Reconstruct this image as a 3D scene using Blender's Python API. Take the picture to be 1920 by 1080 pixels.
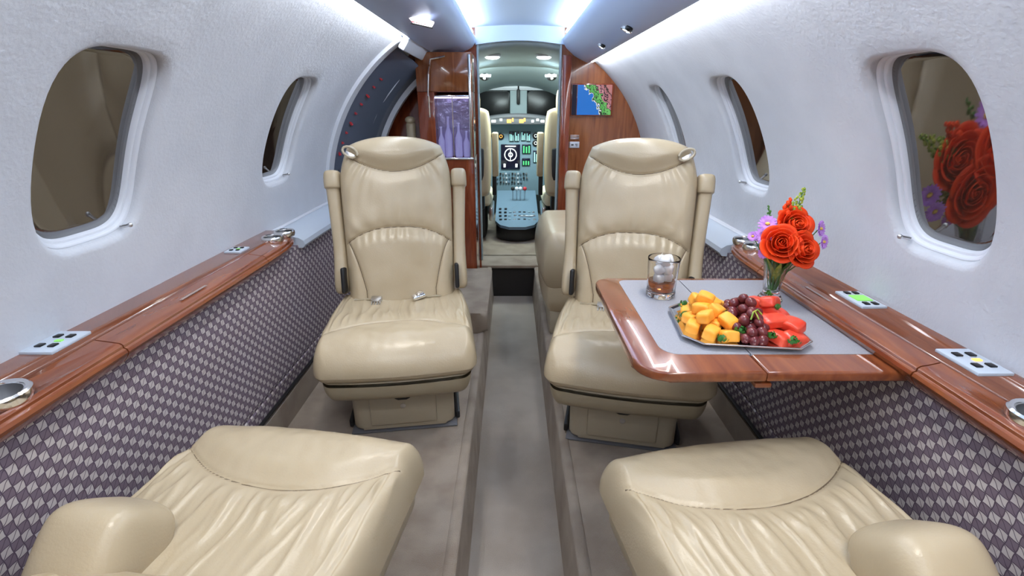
import bpy, bmesh, math, random
from math import sin, cos, pi, sqrt, exp, atan2, radians as R
from mathutils import Vector, Matrix, noise
for o in list(bpy.data.objects): bpy.data.objects.remove(o)
SC = bpy.context.scene
COL = SC.collection
random.seed(7)
# ------------------------------------------------------------ camera
cam = bpy.data.cameras.new('camera'); co = bpy.data.objects.new('camera', cam); COL.objects.link(co)
co.location = (0, 0, 0.95); co.rotation_euler = (R(69.45), 0, -0.0021)
cam.sensor_width = 36; cam.lens = 17.0; cam.clip_start = 0.01; cam.clip_end = 60
SC.camera = co
# ------------------------------------------------------------ world / exposure
w = bpy.data.worlds.new('night_outside'); SC.world = w; w.use_nodes = True
w.node_tree.nodes['Background'].inputs[0].default_value = (0.05, 0.045, 0.04, 1)
w.node_tree.nodes['Background'].inputs[1].default_value = 0.6
SC.view_settings.view_transform = 'Standard'; SC.view_settings.look = 'None'
SC.view_settings.gamma = 1; SC.view_settings.use_curve_mapping = False
SC.view_settings.exposure = 0.0
def area(name, loc, direction, sx, sy, power, col, roll=None):
    l = bpy.data.lights.new(name, 'AREA'); l.shape = 'RECTANGLE'; l.size = sx; l.size_y = sy
    l.energy = power; l.color = col
    o = bpy.data.objects.new(name, l); COL.objects.link(o); o.location = loc
    d = Vector(direction).normalized()
    if roll is None:
        o.rotation_euler = d.to_track_quat('-Z', 'Y').to_euler()
    else:                                  # long axis (local x) along world Y
        x = Vector((0, 1, 0)); z = -d; y = z.cross(x).normalized(); z = x.cross(y).normalized()
        o.rotation_euler = Matrix((x, y, z)).transposed().to_euler()
    return o
YB, YF = -1.35, 2.86
YM, YL = (YB+YF)/2, (YF-YB)
# cove strips: outer pair washes the side walls, inner pair washes the centre ceiling
area('cove_light_left', (-0.420, YM-.3, 1.206), (-0.55, 0, -0.8), YL-.7, .014, 7.5, (0.88, 0.93, 1.0), 1)
area('cove_light_right', (0.440, YM, 1.170), (0.55, 0, -0.8), YL-.1, .014, 8.5, (0.88, 0.93, 1.0), 1)
area('ceiling_strip_light_left', (-0.197, YM, 1.311), (0.85, 0, 0.5), YL-.1, .012, 9, (0.70, 0.84, 1.0), 1)
area('ceiling_strip_light_right', (0.287, YM, 1.311), (-0.85, 0, 0.5), YL-.1, .012, 9, (0.70, 0.84, 1.0), 1)
area('cockpit_dome_light', (0.05, 3.55, 1.17), (0, 0.25, -1), .5, .3, 18, (0.82, 1.0, 1.0))
def spot(name, loc, target, power, ang=70, col=(1.0, .9, .76), blend=.6, rad=.02):
    l = bpy.data.lights.new(name, 'SPOT'); l.energy = power; l.spot_size = R(ang); l.spot_blend = blend
    l.color = col; l.shadow_soft_size = rad
    o = bpy.data.objects.new(name, l); COL.objects.link(o); o.location = loc
    o.rotation_euler = (Vector(target)-Vector(loc)).to_track_quat('-Z', 'Y').to_euler()
# one spot per lamp fixture in the two soffits (the fixtures are built further down)
LAMPS = [(-.335, -.45, 9), (.385, -.50, 9), (-.335, .28, 9), (.385, .24, 9), (-.335, 1.07, 8), (.385, 1.03, 8), (.380, 1.78, 5), (.380, 2.25, 5)]  # first four are unseen lamps, added to brighten the cabin
for lx, ly, pw in LAMPS:
    spot('reading_light', (lx, ly, (1.197 if lx < 0 else 1.165)), (lx*1.0, ly+.12, .3), pw, 125, blend=1, rad=.03, col=(1, .94, .85))
# ------------------------------------------------------------ materials
MATS = {}
def nt(m): return m.node_tree.nodes, m.node_tree.links
def mat(name, col, rough=.5, metal=0, spec=.5, bump=None, coat=0, emis=None, es=0, trans=0, ior=1.45, var=None, alpha=1, coat_rough=.03, sheen=0):
    """bump=(scale,strength,detail)  var=(scale, colour2, low, high)"""
    m = bpy.data.materials.new(name); m.use_nodes = True; N, L = nt(m); b = N['Principled BSDF']
    b.inputs['Base Color'].default_value = (*col, 1); b.inputs['Roughness'].default_value = rough
    b.inputs['Metallic'].default_value = metal; b.inputs['Specular IOR Level'].default_value = spec
    b.inputs['Coat Weight'].default_value = coat; b.inputs['Coat Roughness'].default_value = coat_rough
    b.inputs['Transmission Weight'].default_value = trans; b.inputs['IOR'].default_value = ior
    b.inputs['Alpha'].default_value = alpha; b.inputs['Sheen Weight'].default_value = sheen
    if emis: b.inputs['Emission Color'].default_value = (*emis, 1); b.inputs['Emission Strength'].default_value = es
    tc = N.new('ShaderNodeTexCoord')
    if bump:
        n = N.new('ShaderNodeTexNoise'); n.inputs['Scale'].default_value = bump[0]; n.inputs['Detail'].default_value = bump[2] if len(bump) > 2 else 4
        L.new(tc.outputs['Object'], n.inputs['Vector'])
        bp = N.new('ShaderNodeBump'); bp.inputs['Strength'].default_value = bump[1]; bp.inputs['Distance'].default_value = bump[3] if len(bump) > 3 else .002
        L.new(n.outputs['Fac'], bp.inputs['Height']); L.new(bp.outputs['Normal'], b.inputs['Normal'])
    if var:
        n = N.new('ShaderNodeTexNoise'); n.inputs['Scale'].default_value = var[0]; n.inputs['Detail'].default_value = 5
        L.new(tc.outputs['Object'], n.inputs['Vector'])
        r = N.new('ShaderNodeValToRGB'); r.color_ramp.elements[0].position = var[2]; r.color_ramp.elements[1].position = var[3]
        r.color_ramp.elements[0].color = (*col, 1); r.color_ramp.elements[1].color = (*var[1], 1)
        L.new(n.outputs['Fac'], r.inputs['Fac']); L.new(r.outputs['Color'], b.inputs['Base Color'])
    MATS[name] = m
    return m
M = MATS
mat('leather', (.455, .365, .235), .27, spec=.55, bump=(260, .22, 5, .0015), var=(5, (.51, .415, .28), .3, .7))
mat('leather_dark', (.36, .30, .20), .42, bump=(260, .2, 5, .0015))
mat('plastic_beige', (.42, .36, .26), .4)
mat('liner', (.505, .52, .56), .62, bump=(120, .6, 6, .0018), spec=.35, var=(8, (.545, .56, .60), .35, .65))
mat('frame_white', (.62, .64, .69), .32, spec=.5)
mat('soffit', (.47, .57, .80), .34, spec=.5)
mat('ceiling_panel', (.55, .66, .82), .45)
mat('grey_sill', (.50, .56, .64), .35)
mat('laminate', (.31, .31, .34), .42, bump=(900, .05, 2), var=(400, (.345, .345, .375), .4, .6))
mat('chrome', (.78, .78, .78), .13, metal=1)
mat('steel', (.62, .62, .63), .28, metal=1)
mat('dark_steel', (.10, .10, .105), .3, metal=1)
mat('black', (.012, .012, .013), .45)
mat('black_gloss', (.010, .010, .011), .3, spec=.4)
mat('carpet', (.32, .235, .165), .95, bump=(700, 1, 6, .006), var=(9, (.45, .36, .27), .35, .62), spec=.1, sheen=.3)
mat('carpet_aisle', (.40, .32, .245), .95, bump=(700, 1, 6, .006), var=(4, (.56, .47, .38), .35, .62), spec=.1, sheen=.3)
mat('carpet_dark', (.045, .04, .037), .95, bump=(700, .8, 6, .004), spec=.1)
mat('stitch', (.16, .115, .07), .6)
mat('seam', (.03, .018, .012), .7)
mat('grey_base', (.12, .12, .13), .6)
mat('window_glass', (.018, .014, .011), .04, spec=1.0, ior=1.85)
mat('window_gasket', (.05, .05, .055), .4)
mat('glass', (1, 1, 1), .0, trans=1, ior=1.45)
mat('glass_thin', (.95, .97, 1), .02, trans=1, ior=1.2)
mat('ice', (.97, .98, 1), .10, trans=.35, ior=1.31, bump=(60, .5, 3, .003))
mat('drink', (.42, .12, .03), .02, trans=.9, ior=1.34)
mat('cantaloupe', (.93, .36, .03), .38, spec=.4, bump=(120, .3, 4, .002), var=(40, (.98, .46, .07), .35, .65))
mat('grape', (.11, .016, .022), .22, spec=.6, var=(60, (.20, .04, .035), .4, .7))
mat('watermelon', (.72, .05, .025), .28, spec=.5, bump=(150, .3, 4, .002), var=(40, (.85, .10, .05), .35, .65))
mat('parsley', (.025, .13, .018), .5, var=(200, (.05, .22, .03), .4, .6))
mat('seed', (.02, .012, .01), .4)
mat('rose', (.74, .045, .008), .5, spec=.25, var=(60, (.85, .08, .012), .35, .7))
mat('aster', (.52, .22, .72), .6, var=(90, (.66, .38, .85), .4, .7))
mat('aster_disc', (.75, .50, .10), .7)
mat('stem_green', (.06, .20, .03), .5)
mat('filler_green', (.42, .45, .06), .6, var=(90, (.18, .30, .04), .4, .6))
mat('bulb_warm', (1, .9, .7), .3, emis=(1, .9, .72), es=9)
mat('bulb_cool', (1, 1, 1), .3, emis=(.95, 1, 1), es=6)
mat('strip_glow', (1, 1, 1), .5, emis=(.86, .93, 1), es=9)
mat('sign_glow', (1, 1, 1), .5, emis=(.95, .92, 1), es=2.4)
mat('sign_red', (.8, .05, .05), .5, emis=(.9, .15, .2), es=.6)
mat('lcd_green', (.2, .6, .1), .3, emis=(.35, .85, .12), es=.3)
mat('amber', (1, .4, .05), .4, emis=(1, .42, .08), es=2.2)
mat('white_lit', (1, 1, 1), .4, emis=(.9, 1, .95), es=1.1)
mat('cyan_lit', (.5, .9, .9), .4, emis=(.35, .9, .75), es=.5)
mat('green_lit', (.1, .6, .2), .4, emis=(.1, .8, .25), es=.5)
mat('screen_dark', (.01, .01, .025), .1)
mat('cockpit_grey', (.38, .46, .48), .6)
mat('cockpit_panel', (.20, .30, .36), .5)
mat('pedestal_blue', (.13, .20, .27), .45)
mat('sheepskin', (.70, .62, .46), .85)
mat('door_blue', (.10, .12, .165), .35, spec=.5)
mat('purple_lit', (.5, .42, .8), .15, emis=(.75, .68, 1), es=3)
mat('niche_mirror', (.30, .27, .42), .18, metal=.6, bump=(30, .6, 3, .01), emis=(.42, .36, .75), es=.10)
mat('crystal', (.78, .76, .95), .06, trans=.6, ior=1.4, emis=(.5, .45, .9), es=.12)
mat('red_mark', (.45, .03, .04), .5)
mat('grey_mark', (.42, .33, .30), .5)
mat('pale_line', (.5, .52, .56), .4)
mat('text_dark', (.05, .05, .05), .5)
# polished wood: stretched noise grain under a clear coat
def wood(name, c1, c2, stretch=(14, 1.6, 14), rough=.16):
    m = bpy.data.materials.new(name); m.use_nodes = True; N, L = nt(m); b = N['Principled BSDF']
    tc = N.new('ShaderNodeTexCoord'); mp = N.new('ShaderNodeMapping'); mp.inputs['Scale'].default_value = stretch
    n = N.new('ShaderNodeTexNoise'); n.inputs['Scale'].default_value = 3.2; n.inputs['Detail'].default_value = 8; n.inputs['Distortion'].default_value = .8
    r = N.new('ShaderNodeValToRGB'); r.color_ramp.elements[0].position = .30; r.color_ramp.elements[1].position = .72
    r.color_ramp.elements[0].color = (*c1, 1); r.color_ramp.elements[1].color = (*c2, 1)
    L.new(tc.outputs['Object'], mp.inputs['Vector']); L.new(mp.outputs[0], n.inputs['Vector']); L.new(n.outputs['Fac'], r.inputs['Fac'])
    L.new(r.outputs['Color'], b.inputs['Base Color']); b.inputs['Roughness'].default_value = rough
    b.inputs['Coat Weight'].default_value = .8; b.inputs['Coat Roughness'].default_value = .04
    M[name] = m
wood('wood', (.13, .038, .018), (.22, .070, .030))
wood('wood_edge', (.17, .042, .016), (.28, .080, .026), rough=.18)
wood('wood_dark', (.17, .026, .010), (.31, .066, .022), (12, 12, 1.6), .12)
wood('wood_light', (.19, .048, .016), (.36, .125, .042), (16, 16, 1.2), .12)
# woven side-panel fabric: chequer of pale tiles, each cut by a thin dark curve
def fabric():
    m = bpy.data.materials.new('panel_fabric'); m.use_nodes = True; N, L = nt(m); b = N['Principled BSDF']
    def mth(op, a, c=None, d=None):
        n = N.new('ShaderNodeMath'); n.operation = op
        for i, v in enumerate((a, c, d)):
            if v is None: continue
            if isinstance(v, (int, float)): n.inputs[i].default_value = v
            else: L.new(v, n.inputs[i])
        return n.outputs[0]
    tc = N.new('ShaderNodeTexCoord'); sx = N.new('ShaderNodeSeparateXYZ'); L.new(tc.outputs['Object'], sx.inputs[0])
    c = 1/.0155
    y = mth('MULTIPLY', sx.outputs['Y'], c); z = mth('MULTIPLY', sx.outputs['Z'], c)
    wz = mth('MULTIPLY', mth('SINE', mth('MULTIPLY', y, pi)), .05)
    wy = mth('MULTIPLY', mth('SINE', mth('MULTIPLY', z, pi)), .05)
    y2 = mth('ADD', y, wy); z2 = mth('ADD', z, wz)
    ch = mth('MODULO', mth('ABSOLUTE', mth('ADD', mth('FLOOR', y2), mth('FLOOR', z2))), 2)
    fy = mth('FRACT', y2); fz = mth('FRACT', z2)
    curve = mth('ADD', .5, mth('MULTIPLY', mth('SINE', mth('MULTIPLY', mth('ADD', fy, -.5), pi)), .38))
    ln = mth('LESS_THAN', mth('ABSOLUTE', mth('SUBTRACT', fz, curve)), .05)
    ed = mth('LESS_THAN', mth('MINIMUM', mth('MINIMUM', fy, mth('SUBTRACT', 1, fy)), mth('MINIMUM', fz, mth('SUBTRACT', 1, fz))), .05)
    dark = mth('MAXIMUM', ln, ed)
    mx = N.new('ShaderNodeMix'); mx.data_type = 'RGBA'; mx.inputs['A'].default_value = (.17, .125, .155, 1); mx.inputs['B'].default_value = (.49, .435, .415, 1)
    L.new(ch, mx.inputs['Factor'])
    m2 = N.new('ShaderNodeMix'); m2.data_type = 'RGBA'; m2.inputs['B'].default_value = (.075, .05, .075, 1)
    L.new(dark, m2.inputs['Factor']); L.new(mx.outputs['Result'], m2.inputs['A']); L.new(m2.outputs['Result'], b.inputs['Base Color'])
    b.inputs['Roughness'].default_value = .75
    bp = N.new('ShaderNodeBump'); bp.inputs['Strength'].default_value = .3; bp.inputs['Distance'].default_value = .001
    L.new(ch, bp.inputs['Height']); L.new(bp.outputs['Normal'], b.inputs['Normal'])
    M['panel_fabric'] = m
fabric()
# moving-map picture on the bulkhead monitor
def map_screen():
    m = bpy.data.materials.new('map_screen'); m.use_nodes = True; N, L = nt(m); b = N['Principled BSDF']
    tc = N.new('ShaderNodeTexCoord'); mp = N.new('ShaderNodeMapping'); mp.inputs['Rotation'].default_value = (0, R(32), 0)
    L.new(tc.outputs['Object'], mp.inputs['Vector'])
    sx = N.new('ShaderNodeSeparateXYZ'); L.new(mp.outputs[0], sx.inputs[0])
    n = N.new('ShaderNodeTexNoise'); n.inputs['Scale'].default_value = 45; n.inputs['Detail'].default_value = 3; L.new(tc.outputs['Object'], n.inputs['Vector'])
    a = N.new('ShaderNodeMath'); a.operation = 'MULTIPLY_ADD'; a.inputs[1].default_value = 5.2; a.inputs[2].default_value = .06; L.new(sx.outputs['X'], a.inputs[0])
    d = N.new('ShaderNodeMath'); d.operation = 'MULTIPLY_ADD'; d.inputs[1].default_value = .42; L.new(n.outputs['Fac'], d.inputs[0]); L.new(a.outputs[0], d.inputs[2])
    r = N.new('ShaderNodeValToRGB'); r.color_ramp.interpolation = 'CONSTANT'
    e = r.color_ramp.elements; e[0].position = 0; e[0].color = (.01, .16, .60, 1); e[1].position = .30; e[1].color = (.75, .8, .75, 1)
    for p, c in ((.33, (.02, .03, .02)), (.37, (.10, .42, .09)), (.43, (.02, .03, .02)), (.46, (.15, .5, .12)), (.53, (.03, .02, .02)), (.56, (.55, .25, .28)), (.62, (.05, .02, .03)), (.66, (.45, .18, .2)), (.75, (.04, .02, .02)), (.8, (.5, .2, .2))):
        q = e.new(p); q.color = (*c, 1)
    L.new(d.outputs[0], r.inputs['Fac']); L.new(r.outputs['Color'], b.inputs['Emission Color']); b.inputs['Emission Strength'].default_value = .95
    b.inputs['Base Color'].default_value = (.01, .01, .01, 1); b.inputs['Roughness'].default_value = .15
    M['map_screen'] = m
map_screen()
# ------------------------------------------------------------ mesh helpers
def link(name, me, m, parent=None, smooth=True):
    o = bpy.data.objects.new(name, me); COL.objects.link(o)
    if m: me.materials.append(M[m])
    if smooth:
        for p in me.polygons: p.use_smooth = True
    if parent: o.parent = parent
    return o
def from_pydata(name, v, f, m, parent=None, smooth=True, merge=0, sharp=None):
    me = bpy.data.meshes.new(name)
    if merge:
        bm = bmesh.new(); vs = [bm.verts.new(p) for p in v]
        for q in f:
            try: bm.faces.new([vs[i] for i in q])
            except ValueError: pass
        bmesh.ops.remove_doubles(bm, verts=bm.verts, dist=merge)
        bmesh.ops.recalc_face_normals(bm, faces=bm.faces)
        bm.to_mesh(me); bm.free()
    else:
        me.from_pydata([tuple(p) for p in v], [], f); me.update()
    o = link(name, me, m, parent, smooth)
    if sharp: auto(o, sharp)
    return o
def auto(o, ang=35):
    me = o.data; bm = bmesh.new(); bm.from_mesh(me)
    for e in bm.edges:
        if len(e.link_faces) == 2 and e.calc_face_angle(0) > R(ang): e.smooth = False
    bm.to_mesh(me); bm.free()
class MB:
    """collects shapes of ONE part"""
    def __init__(s): s.bm = bmesh.new()
    def box(s, c, d, rot=None, bev=0, seg=2):
        r = bmesh.ops.create_cube(s.bm, size=1); vs = r['verts']
        bmesh.ops.scale(s.bm, vec=d, verts=vs)
        if bev:
            es = list({e for v in vs for e in v.link_edges})
            q = bmesh.ops.bevel(s.bm, geom=es, offset=bev, segments=seg, profile=.5, affect='EDGES')
            vs = list({v for v in q['verts']} | {v for v in vs if v.is_valid})
            vs = [v for f in {f for v in vs if v.is_valid for f in v.link_faces} for v in f.verts]; vs = list(set(vs))
        if rot is not None: bmesh.ops.rotate(s.bm, cent=(0, 0, 0), matrix=rot if isinstance(rot, Matrix) else Matrix.Rotation(rot, 3, 'Z'), verts=vs)
        bmesh.ops.translate(s.bm, vec=c, verts=vs); return s
    def tube(s, pts, rad, n=10, cap=True, flat=1):
        pts = [Vector(p) for p in pts]; rings = []
        rads = rad if isinstance(rad, (list, tuple)) else [rad]*len(pts)
        up = Vector((0, 0, 1))
        for i, p in enumerate(pts):
            t = (pts[min(i+1, len(pts)-1)]-pts[max(i-1, 0)]).normalized()
            a = t.cross(up)
            if a.length < .05: a = t.cross(Vector((1, 0, 0)))
            a.normalize(); b = a.cross(t).normalized()
            rings.append([s.bm.verts.new(p+(a*cos(2*pi*k/n)+b*sin(2*pi*k/n)*flat)*rads[i]) for k in range(n)])
        for i in range(len(rings)-1):
            for k in range(n): s.bm.faces.new((rings[i][k], rings[i][(k+1) % n], rings[i+1][(k+1) % n], rings[i+1][k]))
        if cap:
            s.bm.faces.new(rings[0][::-1]); s.bm.faces.new(rings[-1])
        return s
    def lathe(s, prof, c=(0, 0, 0), n=32, closed=False, rot=None):
        rings = []
        new = []
        for r, z in prof:
            if r < 1e-6: v = s.bm.verts.new((0, 0, z)); rings.append([v]); new.append(v)
            else:
                q = [s.bm.verts.new((r*cos(2*pi*k/n), r*sin(2*pi*k/n), z)) for k in range(n)]; rings.append(q); new += q
        seq = list(zip(rings, rings[1:]))
        if closed: seq.append((rings[-1], rings[0]))
        for A, B in seq:
            for k in range(n):
                a0, a1 = A[k % len(A)], A[(k+1) % len(A)]; b0, b1 = B[k % len(B)], B[(k+1) % len(B)]
                q = []
                for x in (a0, a1, b1, b0):
                    if x not in q: q.append(x)
                if len(q) > 2: s.bm.faces.new(q)
        if rot is not None: bmesh.ops.rotate(s.bm, cent=(0, 0, 0), matrix=rot, verts=new)
        bmesh.ops.translate(s.bm, vec=c, verts=new); return s
    def prism(s, pts, z0, z1, bev=0, seg=2):
        lo = [s.bm.verts.new((x, y, z0)) for x, y in pts]; hi = [s.bm.verts.new((x, y, z1)) for x, y in pts]
        n = len(pts); side = []
        fb = s.bm.faces.new(lo[::-1]); ft = s.bm.faces.new(hi)
        for i in range(n): s.bm.faces.new((lo[i], lo[(i+1) % n], hi[(i+1) % n], hi[i]))
        if bev:
            es = list(ft.edges)+list(fb.edges)
            bmesh.ops.bevel(s.bm, geom=es, offset=bev, segments=seg, profile=.5, affect='EDGES')
        return s
    def sweepY(s, prof, y0, y1, closed=True, ny=1):
        """profile of (x,z) extruded along Y"""
        ys = [y0+(y1-y0)*i/ny for i in range(ny+1)]
        rings = [[s.bm.verts.new((x, y, z)) for x, z in prof] for y in ys]; n = len(prof)
        for i in range(ny):
            for k in range(n if closed else n-1):
                s.bm.faces.new((rings[i][k], rings[i][(k+1) % n], rings[i+1][(k+1) % n], rings[i+1][k]))
        if closed: s.bm.faces.new(rings[0][::-1]); s.bm.faces.new(rings[-1])
        return s
    def sphere(s, c, r, seg=12, rings=8, sc=(1, 1, 1), rot=None):
        q = bmesh.ops.create_uvsphere(s.bm, u_segments=seg, v_segments=rings, radius=r); vs = q['verts']
        bmesh.ops.scale(s.bm, vec=sc, verts=vs)
        if rot is not None: bmesh.ops.rotate(s.bm, cent=(0, 0, 0), matrix=rot, verts=vs)
        bmesh.ops.translate(s.bm, vec=c, verts=vs); return s
    def build(s, name, m, parent=None, smooth=True, sharp=35):
        bmesh.ops.recalc_face_normals(s.bm, faces=s.bm.faces)
        me = bpy.data.meshes.new(name); s.bm.to_mesh(me); s.bm.free()
        o = link(name, me, m, parent, smooth)
        if smooth and sharp: auto(o, sharp)
        return o
def empty(name, loc, rz=0):
    o = bpy.data.objects.new(name, None); COL.objects.link(o); o.location = loc; o.rotation_euler = (0, 0, rz); o.empty_display_size = .05
    return o
def tag(o, label, cat, group=None, kind=None):
    o['label'] = label; o['category'] = cat
    if group: o['group'] = group
    if kind: o['kind'] = kind
    return o
def struct(o): o['kind'] = 'structure'; return o
def copy_tree(o, parent=None):
    c = o.copy(); COL.objects.link(c)
    if parent: c.parent = parent
    for ch in list(o.children): copy_tree(ch, c)
    return c
def rrect(x0, x1, y0, y1, r, n=6):
    rs = r if isinstance(r, (list, tuple)) else [r]*4
    out = []
    for (cx, cy, sx, sy, a0), q in zip(((x1, y0, -1, 1, -90), (x1, y1, -1, -1, 0), (x0, y1, 1, -1, 90), (x0, y0, 1, 1, 180)), rs):
        if q <= 0: out.append((cx, cy)); continue
        for i in range(n+1):
            a = R(a0+90*i/n); out.append((cx+sx*q+q*cos(a), cy+sy*q+q*sin(a)))
    return out
def sstep(a, b, x):
    t = max(0, min(1, (x-a)/(b-a))); return t*t*(3-2*t)
def edge(d, r):
    if d >= r: return 1.0
    q = 1-max(d, 0)/r
    return sqrt(max(0, 1-q*q))
# ------------------------------------------------------------ cabin shell
CX, CZ, RR = -0.02, 0.53, 0.805
def arc(side, a, off=0):
    """fuselage circle point (x,z), angle a above the horizontal"""
    return (CX+side*(RR+off)*cos(a), CZ+(RR+off)*sin(a))
NA = 28
def wall(side, name, ranges, wins, a0, a1, ybeg):
    V = []; F = []
    def P(y, a, off=0):
        x, z = arc(side, a, off); return (x, y, z)
    def grid(y0, y1, A0, A1, ny, na):
        b = len(V)
        for i in range(ny+1):
            for j in range(na+1): V.append(P(y0+(y1-y0)*i/ny, A0+(A1-A0)*j/na))
        for i in range(ny):
            for j in range(na):
                k = b+i*(na+1)+j; F.append((k, k+1, k+na+2, k+na+1))
    def cell(y0, y1, yc, ac, hw, hh):
        ny = 16; per = []
        for i in range(ny): per.append((y0+(y1-y0)*i/ny, a0))
        for j in range(NA): per.append((y1, a0+(a1-a0)*j/NA))
        for i in range(ny): per.append((y1-(y1-y0)*i/ny, a1))
        for j in range(NA): per.append((y0, a1-(a1-a0)*j/NA))
        n = len(per)
        def outl(dy, da, grow):
            # superellipse in (y, arc length), slightly wider at the bottom
            th = atan2(da*RR, dy); c, s_ = cos(th), sin(th); p = 4.0
            H, W = hh+grow, hw+grow
            r = (abs(c/W)**p+abs(s_/H)**p)**(-1/p)
            yy, ss = r*c, r*s_
            return (yc+yy, ac+ss/RR)
        rings = [[(y, a, 0) for y, a in per]]
        for k in (0.5, 0.25, .12):
            rings.append([(o[0]+(y-o[0])*k, o[1]+(a-o[1])*k, 0) for (y, a) in per for o in [outl(y-yc, a-ac, .02)]])
        for g, off in ((.014, .0), (.009, .001), (.004, .004), (.001, .008), (0, .013), (-.001, .022)):
            rings.append([(*outl(y-yc, a-ac, g), off) for (y, a) in per])
        b = len(V)
        for rg in rings:
            for (y, a, off) in rg: V.append(P(y, a, off))
        for i in range(len(rings)-1):
            for k in range(n):
                p0 = b+i*n+k; p1 = b+i*n+(k+1) % n; F.append((p0, p1, p1+n, p0+n))
        # window frame, gasket and pane
        fr = struct(empty('window_%d' % (len([o for o in bpy.data.objects if o.name.startswith('window_')])+1), (P(yc, ac, .05))))
        base = Vector(P(yc, ac, .05))
        def ringmesh(nm, specs, m, close=False):
            v = []; f = []
            for g, off in specs:
                for (y, a) in per:
                    q = outl(y-yc, a-ac, g); v.append(Vector(P(q[0], q[1], off))-base)
            for i in range(len(specs)-1):
                for k in range(n):
                    p0 = i*n+k; p1 = i*n+(k+1) % n; f.append((p0, p1, p1+n, p0+n))
            if close: f.append([(len(specs)-1)*n+k for k in range(n)])
            o = from_pydata(nm, v, f, m, fr, merge=1e-6, sharp=40); return o
        ringmesh('window_frame', [(-.001, .017), (-.004, .018), (-.006, .020), (-.007, .025), (-.011, .026), (-.013, .029), (-.014, .040)], 'frame_white')
        ringmesh('gasket', [(-.012, .035), (-.018, .036), (-.019, .045)], 'window_gasket')
        # curved pane
        v = []; f = []; K = 10
        for i in range(K, 0, -1):
            for (y, a) in per:
                q = outl(y-yc, a-ac, -.013); v.append(Vector(P(yc+(q[0]-yc)*i/K, ac+(q[1]-ac)*i/K, .038))-base)
        v.append(Vector(P(yc, ac, .038))-base)
        for i in range(K-1):
            for k in range(n):
                p0 = i*n+k; p1 = i*n+(k+1) % n; f.append((p0, p1, p1+n, p0+n))
        for k in range(n): f.append(((K-1)*n+k, (K-1)*n+(k+1) % n, K*n))
        o = from_pydata('pane', v, f, 'window_glass', fr); sol = o.modifiers.new('s', 'SOLIDIFY'); sol.thickness = .004; sol.offset = 1 if side < 0 else -1
        # little metal shade pull at the lower forward corner
        q = outl(hw*.62, -hh/RR*.93, -.004); c = Vector(P(q[0], q[1], .012))-base
        mb = MB(); mb.tube([c+Vector((0, .0, 0)), c+Vector((-side*.020, 0, .004))], .0035, 8); mb.sphere(c+Vector((-side*.021, 0, .004)), .005, 10, 6)
        mb.build('shade_pull', 'steel', fr)
        return fr
    y = ybeg
    for (yc, hw, hh, ac) in wins:
        c0, c1 = yc-.17, yc+.17
        if c0 > y+1e-4: grid(y, c0, a0, a1, max(2, int((c0-y)/.05)), NA)
        cell(c0, c1, yc, ac, hw, hh); y = c1
    grid(y, ranges, a0, a1, max(2, int((ranges-y)/.05)), NA)
    o = from_pydata(name, V, F, 'liner', merge=1e-5)
    struct(o); return o
A0 = R(-1)
AR, AL = R(53.6), R(58.5)
AC = R(25.6)
wall(-1, 'wall_left', 2.17, [(.915, .125, .188, AC), (1.69, .112, .182, AC)], A0, AL, -1.4)
wall(1, 'wall_right', 2.90, [(.845, .110, .182, AC-.014), (1.545, .110, .182, AC-.008), (2.24, .105, .178, AC)], A0, AR, -1.4)
# wall forward of the entry door
mb = MB(); mb.sweepY([arc(-1, A0+(AL-A0)*j/20) for j in range(21)]+[arc(-1, AL-(AL-A0)*j/20, .03) for j in range(21)], 2.74, 2.90); struct(mb.build('wall_front_left', 'wood_dark'))
# lower side panels
def lower_wall(side, name, xt, xb, y0, y1):
    mb = MB(); prof = [(xt, .508), (xt-side*.004, .44), (xt-side*.002, .30), (xb, .150), (xb+side*.004, .146), (xb+side*.004, .140), (xb, .136), (xb, .09), (xb+side*.04, .09), (xt+side*.03, .508)]
    mb.sweepY(prof, y0, y1); o = mb.build(name, 'panel_fabric'); struct(o)
    return o
lower_wall(-1, 'wall_lower_left', -.728, -.722, -1.4, 2.17)
lower_wall(1, 'wall_lower_right', .700, .694, -1.4, 2.90)
struct(MB().box((-.735, .385, .044), (.055, 3.57, .088)).build('baseboard_left', 'carpet', sharp=30))
struct(MB().box((.707, .75, .044), (.055, 4.30, .088)).build('baseboard_right', 'carpet', sharp=30))
struct(MB().box((-.712, .385, .100), (.012, 3.57, .006), bev=.002).build('trim_1', 'black'))
struct(MB().box((.684, .75, .100), (.012, 4.30, .006), bev=.002).build('trim_2', 'black'))
# floor: raised seat decks either side of the dropped aisle
AX0, AX1 = -.125, .150
def deck(name, x0, x1):
    mb = MB(); mb.box(((x0+x1)/2, .76, -.02), (abs(x1-x0), 4.32, .04), bev=.006); struct(mb.build(name, 'carpet'))
mb = MB()
mb.sweepY([(-.80, 0), (AX0-.012, 0), (AX0-.004, -.004), (AX0, -.014), (AX0+.012, -.20), (AX1-.012, -.20), (AX1, -.014), (AX1+.004, -.004), (AX1+.012, 0), (.80, 0), (.80, -.23), (-.80, -.23)], -1.4, 2.92)
o = struct(mb.build('floor', 'carpet', sharp=60))
o.data.materials.append(M['carpet_aisle'])
for p in o.data.polygons:
    if p.center.z < -.195 and p.normal.z > .5: p.material_index = 1
# rounded carpet kerbs along the aisle
for nm, x in (('trim_3', AX0-.012), ('trim_4', AX1+.012)):
    mb = MB(); mb.sweepY([(x+.016*cos(R(a)), -.006+.011*sin(R(a))) for a in range(0, 360, 30)], -1.4, 2.90); struct(mb.build(nm, 'carpet'))
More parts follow.
